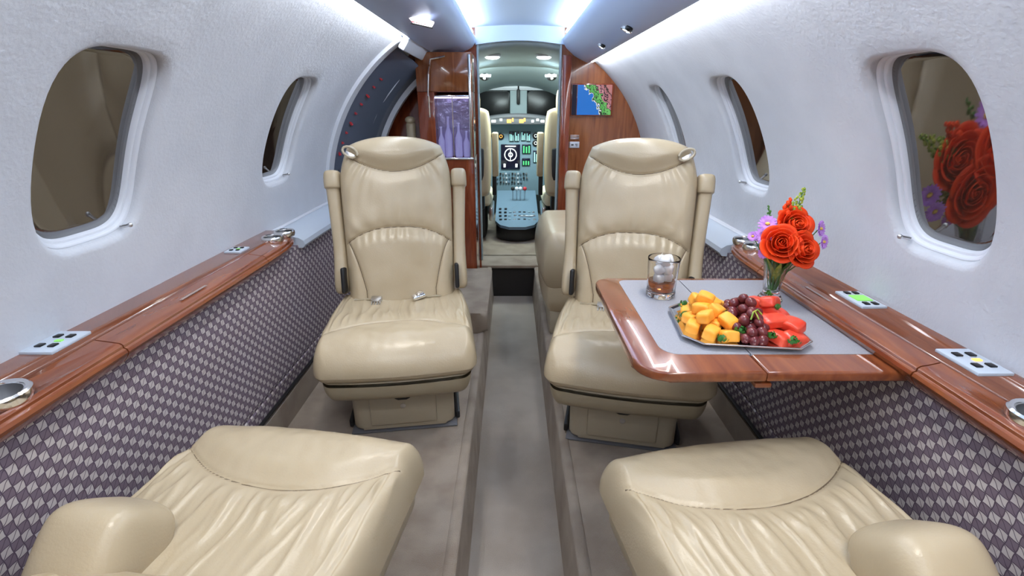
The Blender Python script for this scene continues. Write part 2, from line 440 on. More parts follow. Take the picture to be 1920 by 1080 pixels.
# step up at the front of the aisle
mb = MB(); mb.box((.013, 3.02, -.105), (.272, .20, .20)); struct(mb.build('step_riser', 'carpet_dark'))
mb = MB(); mb.box((.05, 3.02, .004), (.48, .24, .022), bev=.008); struct(mb.build('step_tread', 'carpet'))
struct(MB().box((.04, 3.85, -.005), (1.3, 1.5, .04), bev=.01).build('floor_cockpit', 'carpet'))
# ceiling
def ceil_prof(n=14):
    return [(-.30+.69*i/n, 1.336+.020*sin(pi*i/n)) for i in range(n+1)]
cp = ceil_prof()
mb = MB(); mb.sweepY(cp+[(x, z+.03) for x, z in cp[::-1]], -1.4, 2.92); struct(mb.build('ceiling', 'ceiling_panel'))
# soffits (one continuous moulding each side)
sr = [(.283, 1.300), (.278, 1.288), (.280, 1.272), (.297, 1.247), (.322, 1.225), (.345, 1.206), (.374, 1.191), (.398, 1.180), (.414, 1.174), (.424, 1.173), (.427, 1.178), (.427, 1.192), (.40, 1.21), (.33, 1.25), (.30, 1.292)]
sl = [(-.193, 1.300), (-.188, 1.288), (-.190, 1.272), (-.207, 1.250), (-.232, 1.236), (-.262, 1.226), (-.300, 1.218), (-.345, 1.211), (-.390, 1.206), (-.404, 1.206), (-.408, 1.212), (-.408, 1.225), (-.36, 1.235), (-.28, 1.255), (-.21, 1.292)]
struct(MB().sweepY(sr, -1.4, 2.89).build('ceiling_soffit_right', 'soffit', sharp=50))
struct(MB().sweepY(sl, -1.4, 2.89).build('ceiling_soffit_left', 'soffit', sharp=50))
# outer shell behind soffits so that coves are closed
def backshell(side, a0, name, y1=2.92):
    x, z = arc(side, a0)
    xo = .445 if side > 0 else -.435
    pr = [(x, z), (xo+side*.012, z+.05), (xo-side*.02, 1.37), (xo-side*.16, 1.385)]
    po = [(p+side*.02, q+.02) for p, q in pr[::-1]]
    struct(MB().sweepY(pr+po, -1.4, y1).build(name, 'liner', sharp=60))
backshell(1, AR, 'ceiling_cove_right'); backshell(-1, AL, 'ceiling_cove_left')
# cove light tubes
for nm, x, z, lab in (('cove_light', -.420, 1.214, 'thin white light strip along the outer edge of the left ceiling panel'), ('cove_light', .440, 1.178, 'thin white light strip along the outer edge of the right ceiling panel'),
                 ('ceiling_light_strip', -.212, 1.322, 'bright white light strip beside the left edge of the centre ceiling'), ('ceiling_light_strip', .300, 1.322, 'bright white light strip beside the right edge of the centre ceiling')):
    y1 = 2.88
    y0 = -1.3
    t = tag(empty(nm, (x, 0, z)), lab, 'light strip')
    MB().box((0, (y0+y1)/2, 0), (.012 if nm == 'cove_light' else .024, y1-y0, .006), bev=.002).build('diffuser', 'strip_glow', t)
    sgn = 1 if x > 0 else -1
    if nm == 'cove_light': MB().box((0, (y0+y1)/2, .006), (.018, y1-y0, .005)).build('housing', 'frame_white', t)
    else: MB().box((-.008*(-sgn), (y0+y1)/2, .006), (.006, y1-y0, .014)).build('housing', 'frame_white', t)
# rear bulkhead
mb = MB()
pts = [arc(1, R(a)) for a in range(-35, 91, 5)]+[arc(-1, R(a)) for a in range(90, -36, -5)]
mb.sweepY([(x, max(z, -.25)) for x, z in pts], -1.44, -1.40); struct(mb.build('wall_rear', 'wood_light'))
# ------------------------------------------------------------ forward bulkhead with the cockpit doorway
def bulk(name, side, xin, m, a_top, zb=-.2, y0=2.90, y1=2.935):
    pr = [(xin, zb), (xin, 1.39), (side*.45, 1.38)]
    for i in range(25):
        a = R(86)-(R(86)-R(-12))*i/24; x, z = arc(side, a, .0)
        if (x-xin)*side > .005 and z < 1.2: pr.append((x, z))
    pr.append((side*.72, zb+.2)); pr.append((side*.60, zb))
    mb = MB(); mb.sweepY(pr, y0, y1); return struct(mb.build(name, m, smooth=False))
bulk('wall_front_right', 1, .275, 'wood_light', 0)
bulk('wall_front_inner_left', -1, -.185, 'wood_dark', 0)
# doorway arch header + white door posts
n = 12
lo = [(-.19+.475*i/n, 1.262+.020*sin(pi*i/n)) for i in range(n+1)]; hi = [(x, 1.39) for x, z in lo[::-1]]
struct(MB().sweepY(lo+hi, 2.885, 2.935).build('trim_5', 'ceiling_panel'))
struct(MB().box((-.181, 2.92, .66), (.010, .05, 1.22), bev=.003).build('trim_6', 'cockpit_grey'))
struct(MB().box((.271, 2.92, .66), (.010, .05, 1.22), bev=.003).build('trim_7', 'cockpit_grey'))
struct(MB().box((.303, 2.882, .56), (.052, .034, 1.30), bev=.006).build('trim_10', 'wood_dark'))
# ------------------------------------------------------------ entry door on the left
dr = struct(empty('door_1', (-.72, 2.45, .6)))
def darc(a, off): x, z = arc(-1, a, off); return x+.72, z-.6
n = 24
V = []; F = []
for i in range(9):
    for k in range(n+1):
        a = R(-20)+(AL-R(-16))*k/n; u = i/8; x, z = darc(a, .055-.125*u*sstep(-5, 15, math.degrees(a))); V.append((x, -.30+.56*u, z))
for i in range(8):
    for k in range(n): F.append((i*(n+1)+k, i*(n+1)+k+1, (i+1)*(n+1)+k+1, (i+1)*(n+1)+k))
mb = MB()
for (y0, a0_, a1_) in ((-.10, 8, 50), (.06, 14, 44)):
    for a in range(a0_, a1_, 2):
        x, z = darc(R(a), .055-.125*(y0+.3)/.56-.003); x2, z2 = darc(R(a+2), .055-.125*(y0+.3)/.56-.003); mb.tube([(x, y0, z), (x2, y0, z2)], .004, 6)
mb.build('panel_rib', 'window_gasket', dr)
dp = from_pydata('door_panel', V, F, 'door_blue', dr); so = dp.modifiers.new('s', 'SOLIDIFY'); so.thickness = .012; so.offset = -1
# white opening frame following the hull curve
def hoop(y0, y1, o0, o1, nm, m, par, a0=R(-4), a1=AL):
    q = [a0+(a1-a0)*i/n for i in range(n+1)]
    p = [darc(a, o0) for a in q]+[darc(a, o1) for a in q[::-1]]
    return MB().sweepY(p, y0, y1).build(nm, m, par)
hoop(-.290, -.225, -.014, .06, 'door_frame', 'frame_white', dr)
hoop(.250, .292, -.105, -.045, 'door_frame', 'frame_white', dr, R(12))
p0 = darc(AL, -.012); p1 = darc(AL, .05)
MB().box((p0[0]+.004, .0, p0[1]-.012), (.03, .56, .062), Matrix.Rotation(R(32), 3, 'Y'), bev=.008).build('frame_header', 'frame_white', dr)
MB().tube([(darc(a, -.012)[0], -.02+.02*sin(i), darc(a, -.012)[1]) for i, a in enumerate([R(22), R(30), R(38), R(46)])], .003, 6).build('latch_rod', 'pale_line', dr)
MB().tube([(darc(a, -.045)[0], .12, darc(a, -.045)[1]) for a in [R(14), R(24), R(34), R(48)]], .004, 6).build('latch_rod', 'pale_line', dr)
mb = MB()
for k in range(9):
    a = R(16+3.4*k); x, z = darc(a, .006-.004*k*.6); mb.box((x, -.12+.010*k, z), (.006, .020, .022 if k % 3 else .034), Matrix.Rotation(-a, 3, 'Y'))
mb.build('red_lettering', 'red_mark', dr)
mb = MB()
for (y, a) in ((-.2, 50), (-.1, 52), (.12, 50), (-.18, 16), (.14, 20), (.05, 12)):
    x, z = darc(R(a), .055-.125*(y+.3)/.56-.004); mb.sphere((x, y, z), .007, 10, 6)
mb.build('latch_button', 'steel', dr)
# ------------------------------------------------------------ side ledges
def ledge(side, y1, xb, xf, ylid0, ylid1, label):
    s = side
    t = tag(empty('side_ledge', (s*.75, .5, .55)), label, 'ledge')
    def q(x, z): return (x-s*.75, z-.55)
    xg = xb-s*.078
    def seg(y0, yy, nm, par, prof, m='wood'): return MB().sweepY([q(*p) for p in prof], y0-.5, yy-.5).build(nm, m, par, sharp=30)
    # back shelf
    back = [(xb+s*.03, .562), (xg+s*.003, .560), (xg, .556), (xg, .53), (xb+s*.03, .53)]
    front = [(xg-s*.001, .556), (xf+s*.020, .551), (xf+s*.008, .549), (xf+s*.003, .545), (xf+s*.003, .540), (xf-s*.002, .538), (xf-s*.004, .532), (xf, .524), (xf+s*.010, .512), (xf+s*.03, .506), (xg-s*.001, .506)]
    V = 9
    # taper the forward end toward the wall
    def taper(o, yend, L=.20):
        for v in o.data.vertices:
            wy = v.co.y+.5
            if wy > yend-L:
                f = min(1, (wy-(yend-L))/L); fx = 1-sqrt(max(0, 1-f*f)); xw = v.co.x+s*.75
                if (xw-xg)*s < .005: v.co.x += s*fx*.058*(1 if (xw-xf)*s < .03 else .5)
    def cut(y0, yy, prof, nm, m='wood', ny=1):
        o = MB().sweepY([q(*p) for p in prof], y0-.5, yy-.5, ny=ny).build(nm, m, t, sharp=30); return o
    cut(-1.3, y1-.01, back, 'shelf_panel')
    cut(-1.3, ylid0-.0015, front, 'front_rail', 'wood_edge')
    cut(ylid0+.0015, ylid1-.0015, front, 'table_lid', 'wood_edge')
    o = cut(ylid1+.0015, y1, front, 'front_rail', 'wood_edge', 12); taper(o, y1)
    o = cut(-1.3, y1-.02, [(xg+s*.001, .554), (xg+s*.001, .515), (xf+s*.02, .515), (xf+s*.012, .540)], 'backing', 'seam', 40); taper(o, y1-.02, .25)
    return t
def P(side, x): return x
ledge(-1, 1.60, -.83, -.700, .785, 1.33, 'long polished wooden side ledge under the left windows')
ledge(1, 1.50, .785, .668, .70, 1.235, 'long polished wooden side ledge under the right windows, beside the table')
def sill(side, xb, xf, y0, y1, label):
    s = side; t = tag(empty('side_sill', (s*.75, y0, .52)), label, 'sill')
    pr = [(xb+s*.02, .545), (xb-s*.03, .545), (xf+s*.012, .532), (xf-s*.004, .522), (xf-s*.008, .508), (xf, .497), (xf+s*.03, .495), (xb+s*.02, .50)]
    MB().sweepY([(x-s*.75, z-.52) for x, z in pr], 0, y1-y0).build('sill_panel', 'grey_sill', t)
    pr = [(xb+s*.01, .552), (xb-s*.012, .552), (xb-s*.016, .546), (xb+s*.01, .546)]
    MB().sweepY([(x-s*.75, z-.52) for x, z in pr], 0, y1-y0).build('edge_strip', 'frame_white', t)
sill(-1, -.83, -.712, 1.602, 2.16, 'pale grey side sill forward of the left wooden ledge')
sill(1, .785, .682, 1.502, 2.88, 'pale grey side sill forward of the right wooden ledge')
# cup holders
def bore(x, y, z, r):
    c = MB().lathe([(0, -.06), (r, -.06), (r, .06), (0, .06)], (x, y, z), 40).build('bore', None); c.data.update()
    for o in [o for o in bpy.data.objects if o.parent and o.parent.name.startswith('side_ledge') and o.type == 'MESH' and (o.parent.location.x > 0) == (x > 0)]:
        md = o.modifiers.new('b', 'BOOLEAN'); md.object = c; md.operation = 'DIFFERENCE'; md.solver = 'EXACT'
        bpy.context.view_layer.update()
        me = bpy.data.meshes.new_from_object(o.evaluated_get(bpy.context.evaluated_depsgraph_get())); o.modifiers.clear(); o.data = me
    bpy.data.objects.remove(c)
def cup(x, y, z, r, label, grp=None):
    if r > .032: bore(x, y, z, r*.9)
    t = tag(empty('cup_holder', (x, y, z)), label, 'cup holder', grp)
    MB().lathe([(r*.82, .0), (r*.86, .004), (r, .006), (r*1.08, .003), (r*1.1, -.004), (r*1.02, -.012), (r*.86, -.010)], n=36, closed=True).build('rim', 'chrome', t)
    if r > .032: MB().lathe([(0, -.038), (r*.8, -.038), (r*.84, -.030), (r*.845, .002), (r*.80, .002), (r*.79, -.028), (r*.76, -.034), (0, -.034)], n=36).build('cup', 'steel', t)
    else: MB().lathe([(0, -.0035), (r*.80, -.0035), (r*.86, .001), (r*.83, .002), (r*.78, -.0012), (0, -.0014)], n=36).build('cup', 'dark_steel', t)
    return t
cup(-.744, .600, .560, .038, 'large chrome cup holder at the near end of the left ledge')
cup(.716, .545, .560, .036, 'large chrome cup holder at the near end of the right ledge')
cup(-.752, 1.485, .563, .030, 'rearward of two chrome cup holders at the front of the left ledge')
cup(-.748, 1.560, .563, .030, 'forward chrome cup holder at the tip of the left ledge')
cup(.722, 1.385, .563, .030, 'rearward of two chrome cup holders at the front of the right ledge')
cup(.722, 1.455, .563, .030, 'forward chrome cup holder at the tip of the right ledge')
def ctrl(x, y, z, sx, sy, label, lcd=0, rz=0):
    t = tag(empty('control_panel', (x, y, z), rz), label, 'control panel')
    MB().box((0, 0, .003), (sx, sy, .006), bev=.0015).build('face_plate', 'grey_sill', t)
    sp = [(-.25, -.22), (.25, -.22), (-.25, .22), (.25, .22)] if not lcd else [(-.22, -.34), (.22, -.34), (-.22, .34), (.22, .34)]
    for i, (a, b) in enumerate(sp):
        MB().box((a*sx*.8, b*sy, .0072), (sx*.20, sy*.15, .003), bev=.001).build('button', 'black_gloss', t)
    if lcd: MB().box((0, 0, .0068), (sx*.62, sy*.34, .002)).build('display', 'lcd_green', t)
    else: MB().box((sx*.1, 0, .0068), (sx*.22, sy*.08, .002)).build('display', 'lcd_green' if x < 0 else 'amber', t)
ctrl(-.797, .762, .560, .056, .082, 'silver seat control panel with four black buttons on the left ledge')
ctrl(-.790, 1.345, .560, .046, .055, 'small silver control panel near the front of the left ledge')
ctrl(.748, .690, .560, .056, .082, 'silver control panel with black buttons on the right ledge, nearest the camera')
ctrl(.748, .960, .560, .052, .090, 'silver control panel with green display on the right ledge', 1)
ctrl(.757, 1.245, .560, .046, .055, 'small silver control panel behind the vase on the right ledge')
for x, y, lab in ((-.722, 1.03, 'faint grey lettering strip on the left ledge'), (.695, 1.02, 'faint grey lettering strip on the right ledge beside the table')):
    mb = MB()
    for k in range(22): mb.box((0, -.045+k*.0042, 0), (.007, .0028, .0006))
    o = mb.build('placard', 'grey_mark', smooth=False); o.location = (x, y, .5545 if x < 0 else .5535); o.rotation_euler = (0, R(4 if x > 0 else -4), 0); tag(o, lab, 'placard')
# ------------------------------------------------------------ leather seats
def gridpad(name, nx, ny, fn_top, fn_bot, m, parent, flip=False):
    V = []; F = []
    A = [sin(pi/2*(-1+2*i/nx)) for i in range(nx+1)]; B = [sin(pi/2*(-1+2*j/ny)) for j in range(ny+1)]
    for fn in (fn_top, fn_bot):
        for a in A:
            for b in B: V.append(fn(a, b))
    n1 = (nx+1)*(ny+1)
    for k in range(2):
        for i in range(nx):
            for j in range(ny):
                p = k*n1+i*(ny+1)+j; q = (p, p+ny+1, p+ny+2, p+1); F.append(q if k == 0 else q[::-1])
    return from_pydata(name, V, F, m, parent, merge=2e-5)
def groove(d, dep=.006, sig=.0034, puff=.007, ps=.028):
    return -dep*exp(-(d/sig)**2)-puff*exp(-(d/ps)**2)
SEATW = .226
def seam_line(par, surf, dist, vary='b', rng=(-.97, .97), other=(-.98, .98), n=60, sgn=1):
    """thin recessed stitching that follows dist(a,b)=0 on the leather surface"""
    pts = []
    for i in range(n+1):
        u = rng[0]+(rng[1]-rng[0])*i/n; prev = None
        for k in range(241):
            v = other[0]+(other[1]-other[0])*k/240; a, b = (u, v) if vary == 'b' else (v, u); d = dist(a, b)
            if prev is not None and prev[0]*d <= 0:
                f = prev[0]/(prev[0]-d) if prev[0] != d else 0; vv = prev[1]+(v-prev[1])*f
                a, b = (u, vv) if vary == 'b' else (vv, u); pts.append(surf(a, b)); break
            prev = (d, v)
    if len(pts) > 3: MB().tube(pts, .0017, 6).build('seam', 'stitch', par, sharp=0)
def make_seat(TD=-14):
    t = empty('cabin_seat', (0, 0, 0))
    # --- cushion: local x across, y back(+)/front(-); front edge at y=-.22
    D0, D1, Z0, TT = -.225, .215, .262, .088
    def plan(a, b):
        y = D0+(D1-D0)*(b+1)/2
        d = min(y-D0, .045); rc = .045; w_ = SEATW-(rc-sqrt(max(0, rc*rc-(rc-d)**2)))*.75
        if y > .05: w_ -= .012*sstep(.05, .21, y)
        x = a*w_
        # front edge bows forward
        y -= .018*(1-(x/SEATW)**2)*max(0, 1-(y-D0)/.12)
        return x, y, w_-abs(x)
    def top(a, b):
        x, y, dx = plan(a, b); dy = (D0+(D1-D0)*(b+1)/2)-D0
        e = edge(dx, .030)*edge(dy, .085)*edge(D1-(D0+(D1-D0)*(b+1)/2), .03)
        s = x/SEATW
        seam = -.215+.012+.163-.088*abs(s)**2.3
        d = y-seam
        g = groove(d)*sstep(0, .03, dx)
        g += .010*sstep(0, .05, -d)*sstep(0, .10, dy)*(1-s*s)              # knee roll puffs up
        # side seams just inside the edge
        g += -.003*exp(-((dx-.030)/.0035)**2)*sstep(.10, .14, dy)
        # pleats flowing back from the seam
        if d > 0:
            nx_ = x*(1+.5*d)+.012*noise.noise(Vector((x*8, y*9, 3)))
            q1 = 1-abs(noise.noise(Vector((nx_*26, y*3.2, 7))))*2.6; q2 = 1-abs(noise.noise(Vector((nx_*48+y*6, y*6, 1))))*2.6
            amp = .0068*exp(-d/.24)*sstep(.004, .035, d)
            g += amp*max(0, q1)**2-amp*.4+.0022*exp(-d/.2)*sstep(.004, .03, d)*max(0, q2)**2
        else:
            g += .0012*noise.noise(Vector((x*40, y*40, 1)))
        g += .0035*noise.noise(Vector((x*12, y*12, 5)))*e
        g -= .008*exp(-((x/.12)**2+((y-.06)/.11)**2))
        return (x, y, Z0+TT*e+g*e)
    def bot(a, b):
        x, y, dx = plan(a, b); dy = (D0+(D1-D0)*(b+1)/2)-D0
        e = edge(dx, .02)*edge(dy, .02)*edge(D1-(D0+(D1-D0)*(b+1)/2), .02)
        return (x*(1-.03*e), y+.004, Z0-.022*e)
    cu = gridpad('seat_cushion', 190, 190, top, bot, 'leather', t)
    seam_line(cu, top, lambda a, b: plan(a, b)[1]-(-.215+.012+.163-.088*abs(plan(a, b)[0]/SEATW)**2.3), rng=(-.93, .93), other=(-.9, .6))
    # --- skirt under the cushion
    def sk(a, b, up):
        x, y, dx = plan(a, b); k = .93
        dd = (D0+(D1-D0)*(b+1)/2)
        e = edge(dx, .035)*edge(dd-D0, .035)*edge(D1-dd, .03)
        return (x*k, y*.95+.006, (.235+.012*e) if up else (.225-.060*e))
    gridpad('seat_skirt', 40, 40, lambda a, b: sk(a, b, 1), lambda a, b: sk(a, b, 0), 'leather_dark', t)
    # --- pedestal base with drawer
    MB().prism(rrect(-.155, .155, -.12, .17, [.03]*4), .012, .175, bev=.010).build('base', 'plastic_beige', t, sharp=50)
    dw = MB().box((0, -.1225, .088), (.20, .010, .118), bev=.004).build('drawer', 'plastic_beige', t)
    MB().tube([(-.022, -.129, .125), (-.012, -.1295, .120), (.012, -.1295, .120), (.022, -.129, .125)], .003, 8).build('drawer_handle', 'black', dw)
    MB().lathe([(0, 0), (.008, 0), (.008, .003), (.003, .004), (0, .004)], (0, -.1275, .095), 16, rot=Matrix.Rotation(R(90), 3, 'X')).build('drawer_lock', 'steel', dw)
    MB().box((0, .035, .004), (.325, .32, .006), bev=.002).build('floor_plate', 'grey_base', t)
    for s in (-1, 1): MB().box((s*.166, .045, .022), (.012, .28, .026), bev=.004).build('track_rail', 'black', t)
    # --- backrest, tilted back
    tilt = R(TD)
    bp = empty('backrest_frame', (0, .185, .30)); bp.parent = t; bp.rotation_euler = (tilt, 0, 0)
    # frame is a real part: a slim shell, built as mesh instead of the helper empty
    bpy.data.objects.remove(bp)
    H, HW = .555, .182
    MT = Matrix.Translation((0, .185, .30)) @ Matrix.Rotation(tilt, 4, 'X')
    def shape(a, b):
        h = H*(b+1)/2
        w_ = HW*(.965+.035*sstep(0, .45, h))
        # shoulders: narrow toward the crown
        k = (h-.41)/(H-.41)
        if k > 0: w_ *= (1-.17*k**2.0)
        x = a*w_
        # crown of the headrest
        h2 = h+(.030*(1-abs(a)**2.4)-.016)*sstep(.38, H, h)
        rc = .035
        return x, h2, w_-abs(x), h
    def tr(x, y, z): v = MT @ Vector((x, y, z)); return (v.x, v.y, v.z)
    def bfront(a, b):
        x, h, dx, h0 = shape(a, b)
        e = edge(dx, .040)*edge(H-h0, .055)*edge(h0, .03)
        s = x/HW
        g = 0
        d1 = h-(.452+.075*abs(s)**2.0)                                    # smile under the headrest
        g += groove(d1)
        g += .016*sstep(0, .05, d1)*(1-s*s*.7)
        d2 = h-(.270-.062*abs(s)**2.6)                                    # lumbar arc
        g += groove(d2, .006, .0038, .006, .02)*(1 if abs(s) < .99 else 0)
        if d2 < 0: g += .010*sstep(0, .05, -d2)*(1-s*s)
        # two curved seams falling from the arc
        if h < .235:
            q = max(0, (.232-h)/.17); xs = .176-.062*min(1, q)**.55
            g += groove(abs(x)-xs, .005, .0036, .003, .015)*sstep(.232, .215, h)
        # side welt
        # creases
        r1 = noise.noise(Vector((x*10, h*6, 2)))
        if d1 < 0:
            ang = atan2(abs(x)-.02, .62-h); amp = .0026*exp(d1/.09)*sstep(.25, .8, abs(s))
            g += amp*sin(ang*42+r1*3)
        if 0 < d2:
            ang = atan2(x, h-.13); amp = .0030*exp(-d2/.07)*sstep(0, .02, d2)*(.4+.6*max(0, r1+.4))
            g += amp*sin(ang*24+r1*3)
        if -.06 < d2 < 0: g += .0012*sin(x*230+4*r1)*sstep(-.06, -.01, d2)
        g += .0025*noise.noise(Vector((x*13, h*13, 9)))
        return tr(x, -.018-.045*e-g*e, h)
    def bback(a, b):
        x, h, dx, h0 = shape(a, b)
        e = edge(dx, .03)*edge(H-h0, .04)*edge(h0, .03)
        return tr(x, -.018+.058*e, h)
    ba = gridpad('backrest', 180, 220, bfront, bback, 'leather', t)
    sh = lambda a, b: shape(a, b)
    seam_line(ba, bfront, lambda a, b: sh(a, b)[1]-(.452+.075*abs(sh(a, b)[0]/HW)**2.0), rng=(-.93, .93))
    seam_line(ba, bfront, lambda a, b: sh(a, b)[1]-(.270-.062*abs(sh(a, b)[0]/HW)**2.6), rng=(-.95, .95))
    for sg in (-1, 1):
        seam_line(ba, bfront, lambda a, b: sg*sh(a, b)[0]-(.176-.062*min(1, max(0, (.232-sh(a, b)[1])/.17))**.55), vary='a', rng=(-.9, -.20), other=((0, .97) if sg > 0 else (-.97, 0)), n=40)
    # belt guide on one shoulder is added per seat
    # --- raised armrests beside the backrest
    for s in (-1, 1):
        pts = []
        ctl = [(.200, -.012, .055), (.199, -.014, .09), (.198, -.008, .14), (.199, .004, .22), (.202, .008, .30), (.206, .008, .38), (.208, .006, .43)]
        V = []; F = []; ns = 20
        secs = [(.20, .00, .050, .012, .030), (.20, .000, .056, .020, .044), (.20, 0, .075, .024, .050), (.199, 0, .12, .024, .050), (.199, .004, .17, .0215, .043), (.201, .006, .25, .021, .040), (.205, .006, .33, .0215, .040), (.208, .006, .398, .022, .040),
                (.208, .006, .402, .0225, .041), (.208, .005, .404, .0265, .046), (.208, .004, .408, .0275, .048), (.208, .003, .440, .0275, .048), (.208, .003, .456, .025, .045), (.208, .003, .462, .020, .038), (.208, .003, .4635, .008, .02)]
        for (x, y, z, rx, ry) in secs:
            for k in range(ns):
                a = 2*pi*k/ns; c, q = cos(a), sin(a); p = 5
                r = (abs(c)**p+abs(q)**p)**(-1/p)
                V.append(tr(s*(x+rx*r*c), y+ry*r*q, z))
        for i in range(len(secs)-1):
            for k in range(ns): F.append((i*ns+k, i*ns+(k+1) % ns, (i+1)*ns+(k+1) % ns, (i+1)*ns+k))
        F.append(list(range(ns))[::-1]); F.append([(len(secs)-1)*ns+k for k in range(ns)])
        am = from_pydata('armrest', V, F, 'leather', t, merge=1e-6)
        sb = am.modifiers.new('sub', 'SUBSURF'); sb.levels = 1; sb.render_levels = 1
        # black pivot cover
        mb = MB(); mb.box((0, 0, 0), (.014, .05, .085), bev=.006, seg=3)
        o = mb.build('armrest_pivot', 'black', t); o.matrix_local = MT @ Matrix.Translation((s*.186, -.052, .10))
    return t
seat0 = make_seat()
def buckles(par, flip=1):
    pass
def seat(x, y, rz, label, first=None, proto=None):
    o = first or copy_tree(proto or seat0); o.location = (x, y, 0); o.rotation_euler = (0, 0, rz)
    o.name = 'cabin_seat'
    tag(o, label, 'seat', 'cream leather cabin seats')
    return o
def belt_guide(par, s):
    # small loop for the shoulder belt on the top corner of the backrest
    MT = Matrix.Translation((0, .185, .30)) @ Matrix.Rotation(R(-14), 4, 'X')
    mb = MB(); pts = [(.024*cos(a)*s, 0, .015*sin(a)) for a in [i*2*pi/16 for i in range(17)]]
    mb.tube(pts, .0042, 8, cap=False); o = mb.build('belt_guide', 'plastic_beige', par); o.matrix_local = MT @ Matrix.Translation((s*.136, -.070, .512)) @ Matrix.Rotation(R(-28)*s, 4, 'Y')
    mb = MB(); mb.box((0, 0, 0), (.030, .006, .016), bev=.002); o2 = mb.build('belt_tongue', 'steel', par); o2.matrix_local = MT @ Matrix.Translation((s*.138, -.068, .503)) @ Matrix.Rotation(R(-28)*s, 4, 'Y')
def belts(par, sgn=1):
    # lap belt buckle (left as seen) and tongue lying at the back of the cushion
    b = MB(); b.box((0, 0, 0), (.034, .022, .010), bev=.003)
    b.box((0, -.012, .001), (.022, .010, .007), bev=.002)
    for k in range(4): b.tube([(-.013+k*.0086, -.016, 0), (-.013+k*.0086, -.030, -.003)], .0018, 6)
    o = b.build('belt_tongue', 'steel', par); o.location = (-.082*sgn, .112, .356); o.rotation_euler = (R(12), 0, 0)
    b = MB(); b.box((0, 0, 0), (.046, .026, .014), bev=.005, seg=3); b.box((.006, 0, .009), (.026, .020, .006), bev=.003)
    o = b.build('belt_buckle', 'chrome', par); o.location = (.055*sgn, .112, .358); o.rotation_euler = (R(10), R(-8), R(25))
    for q in (.10, -.125): MB().box((q*sgn, .130, .350), (.06, .022, .004), bev=.001).build('belt_webbing', 'leather_dark', par)
sA = seat(-.348, 1.385, R(8), 'cream leather seat in front on the left, armrests raised, facing the camera', seat0)
sB = seat(.350, 1.305, R(-12), 'cream leather seat in front on the right, behind the table, facing the camera')
seat1 = make_seat(-48)
sC = seat(-.425, .618, R(180-8.5), 'near cream leather seat at the lower left, facing away', seat1)
sD = seat(.422, .575, R(180+9.4), 'near cream leather seat at the lower right, facing away', None, seat1)
belt_guide(sA, -1); belt_guide(sB, 1); belts(sA); belts(sB, 1)
# near seats: armrest angled up from the backrest (only the outboard one is lowered)
def near_arm(par, s):
    for c in list(par.children):
        if c.name.startswith('armrest'):
            bpy.data.objects.remove(c)
NEAR = []
def lowered_arm(par, s):
    V = []; F = []; ns = 24
    # path from the pivot near the backrest, rising and coming forward
    XA = .130 if s > 0 else .104
    secs = [(.130, .24, .25, .055, .055), (.130, .20, .285, .064, .066), (.130, .155, .335, .066, .068), (.130, .125, .368, .067, .068), (.130, .103, .396, .065, .064), (.130, .094, .408, .056, .054), (.130, .088, .415, .040, .038), (.130, .082, .415, .010, .014)]
    dirv = Vector((0, -.66, .75)); nrm = Vector((0, .75, .66))
    for (x, y, z, rx, ry) in secs:
        c0 = Vector((s*XA, y, z))
        for k in range(ns):
            a = 2*pi*k/ns; c, q = cos(a), sin(a); p = 4.6
            r = (abs(c)**p+abs(q)**p)**(-1/p)
            V.append(c0+Vector((1, 0, 0))*rx*r*c+nrm*ry*r*q)
    for i in range(len(secs)-1):
        for k in range(ns): F.append((i*ns+k, i*ns+(k+1) % ns, (i+1)*ns+(k+1) % ns, (i+1)*ns+k))
    F.append(list(range(ns))[::-1]); F.append([(len(secs)-1)*ns+k for k in range(ns)])
    am = from_pydata('armrest', V, F, 'leather', par, merge=1e-6)
    sb = am.modifiers.new('sub', 'SUBSURF'); sb.levels = 1; sb.render_levels = 2
for p_, s_ in ((sC, 1), (sD, -1)):
    for c in list(p_.children):
        if c.name.startswith('armrest'): bpy.data.objects.remove(c)
    lowered_arm(p_, s_)
# side-facing seat forward on the right
t = tag(empty('armless_chair', (.36, 2.20, 0)), 'rounded cream leather side seat behind the front right seat', 'seat')
def pz(a, b, up, W, D, z0, z1, r=.07):
    dx = W*(1-abs(a)); dy = D*(1-abs(b)); rc = .09
    e = edge(dx, r)*edge(dy, r)
    k = 1-.10*(abs(a*b))**3
    return (a*W*k, b*D*k, (z0+z1)/2+(1 if up else -1)*(z1-z0)/2*e)
gridpad('seat_cushion', 40, 40, lambda a, b: pz(a, b, 1, .245, .30, .20, .46), lambda a, b: pz(a, b, 0, .245, .30, .20, .46), 'leather', t)
gridpad('seat_skirt', 30, 30, lambda a, b: pz(a, b, 1, .225, .28, .10, .26, .04), lambda a, b: pz(a, b, 0, .225, .28, .10, .26, .04), 'leather', t)
MB().box((0, 0, .055), (.38, .5, .11), bev=.01).build('base', 'plastic_beige', t)
# small carpeted box by the galley (left of the aisle)
t = tag(MB().prism(rrect(-.30, -.105, 1.95, 2.58, [.03]*4), .002, .10, bev=.02, seg=4).build('carpeted_footstep', 'carpet'), 'carpet covered low step between the front left seat and the galley', 'step')
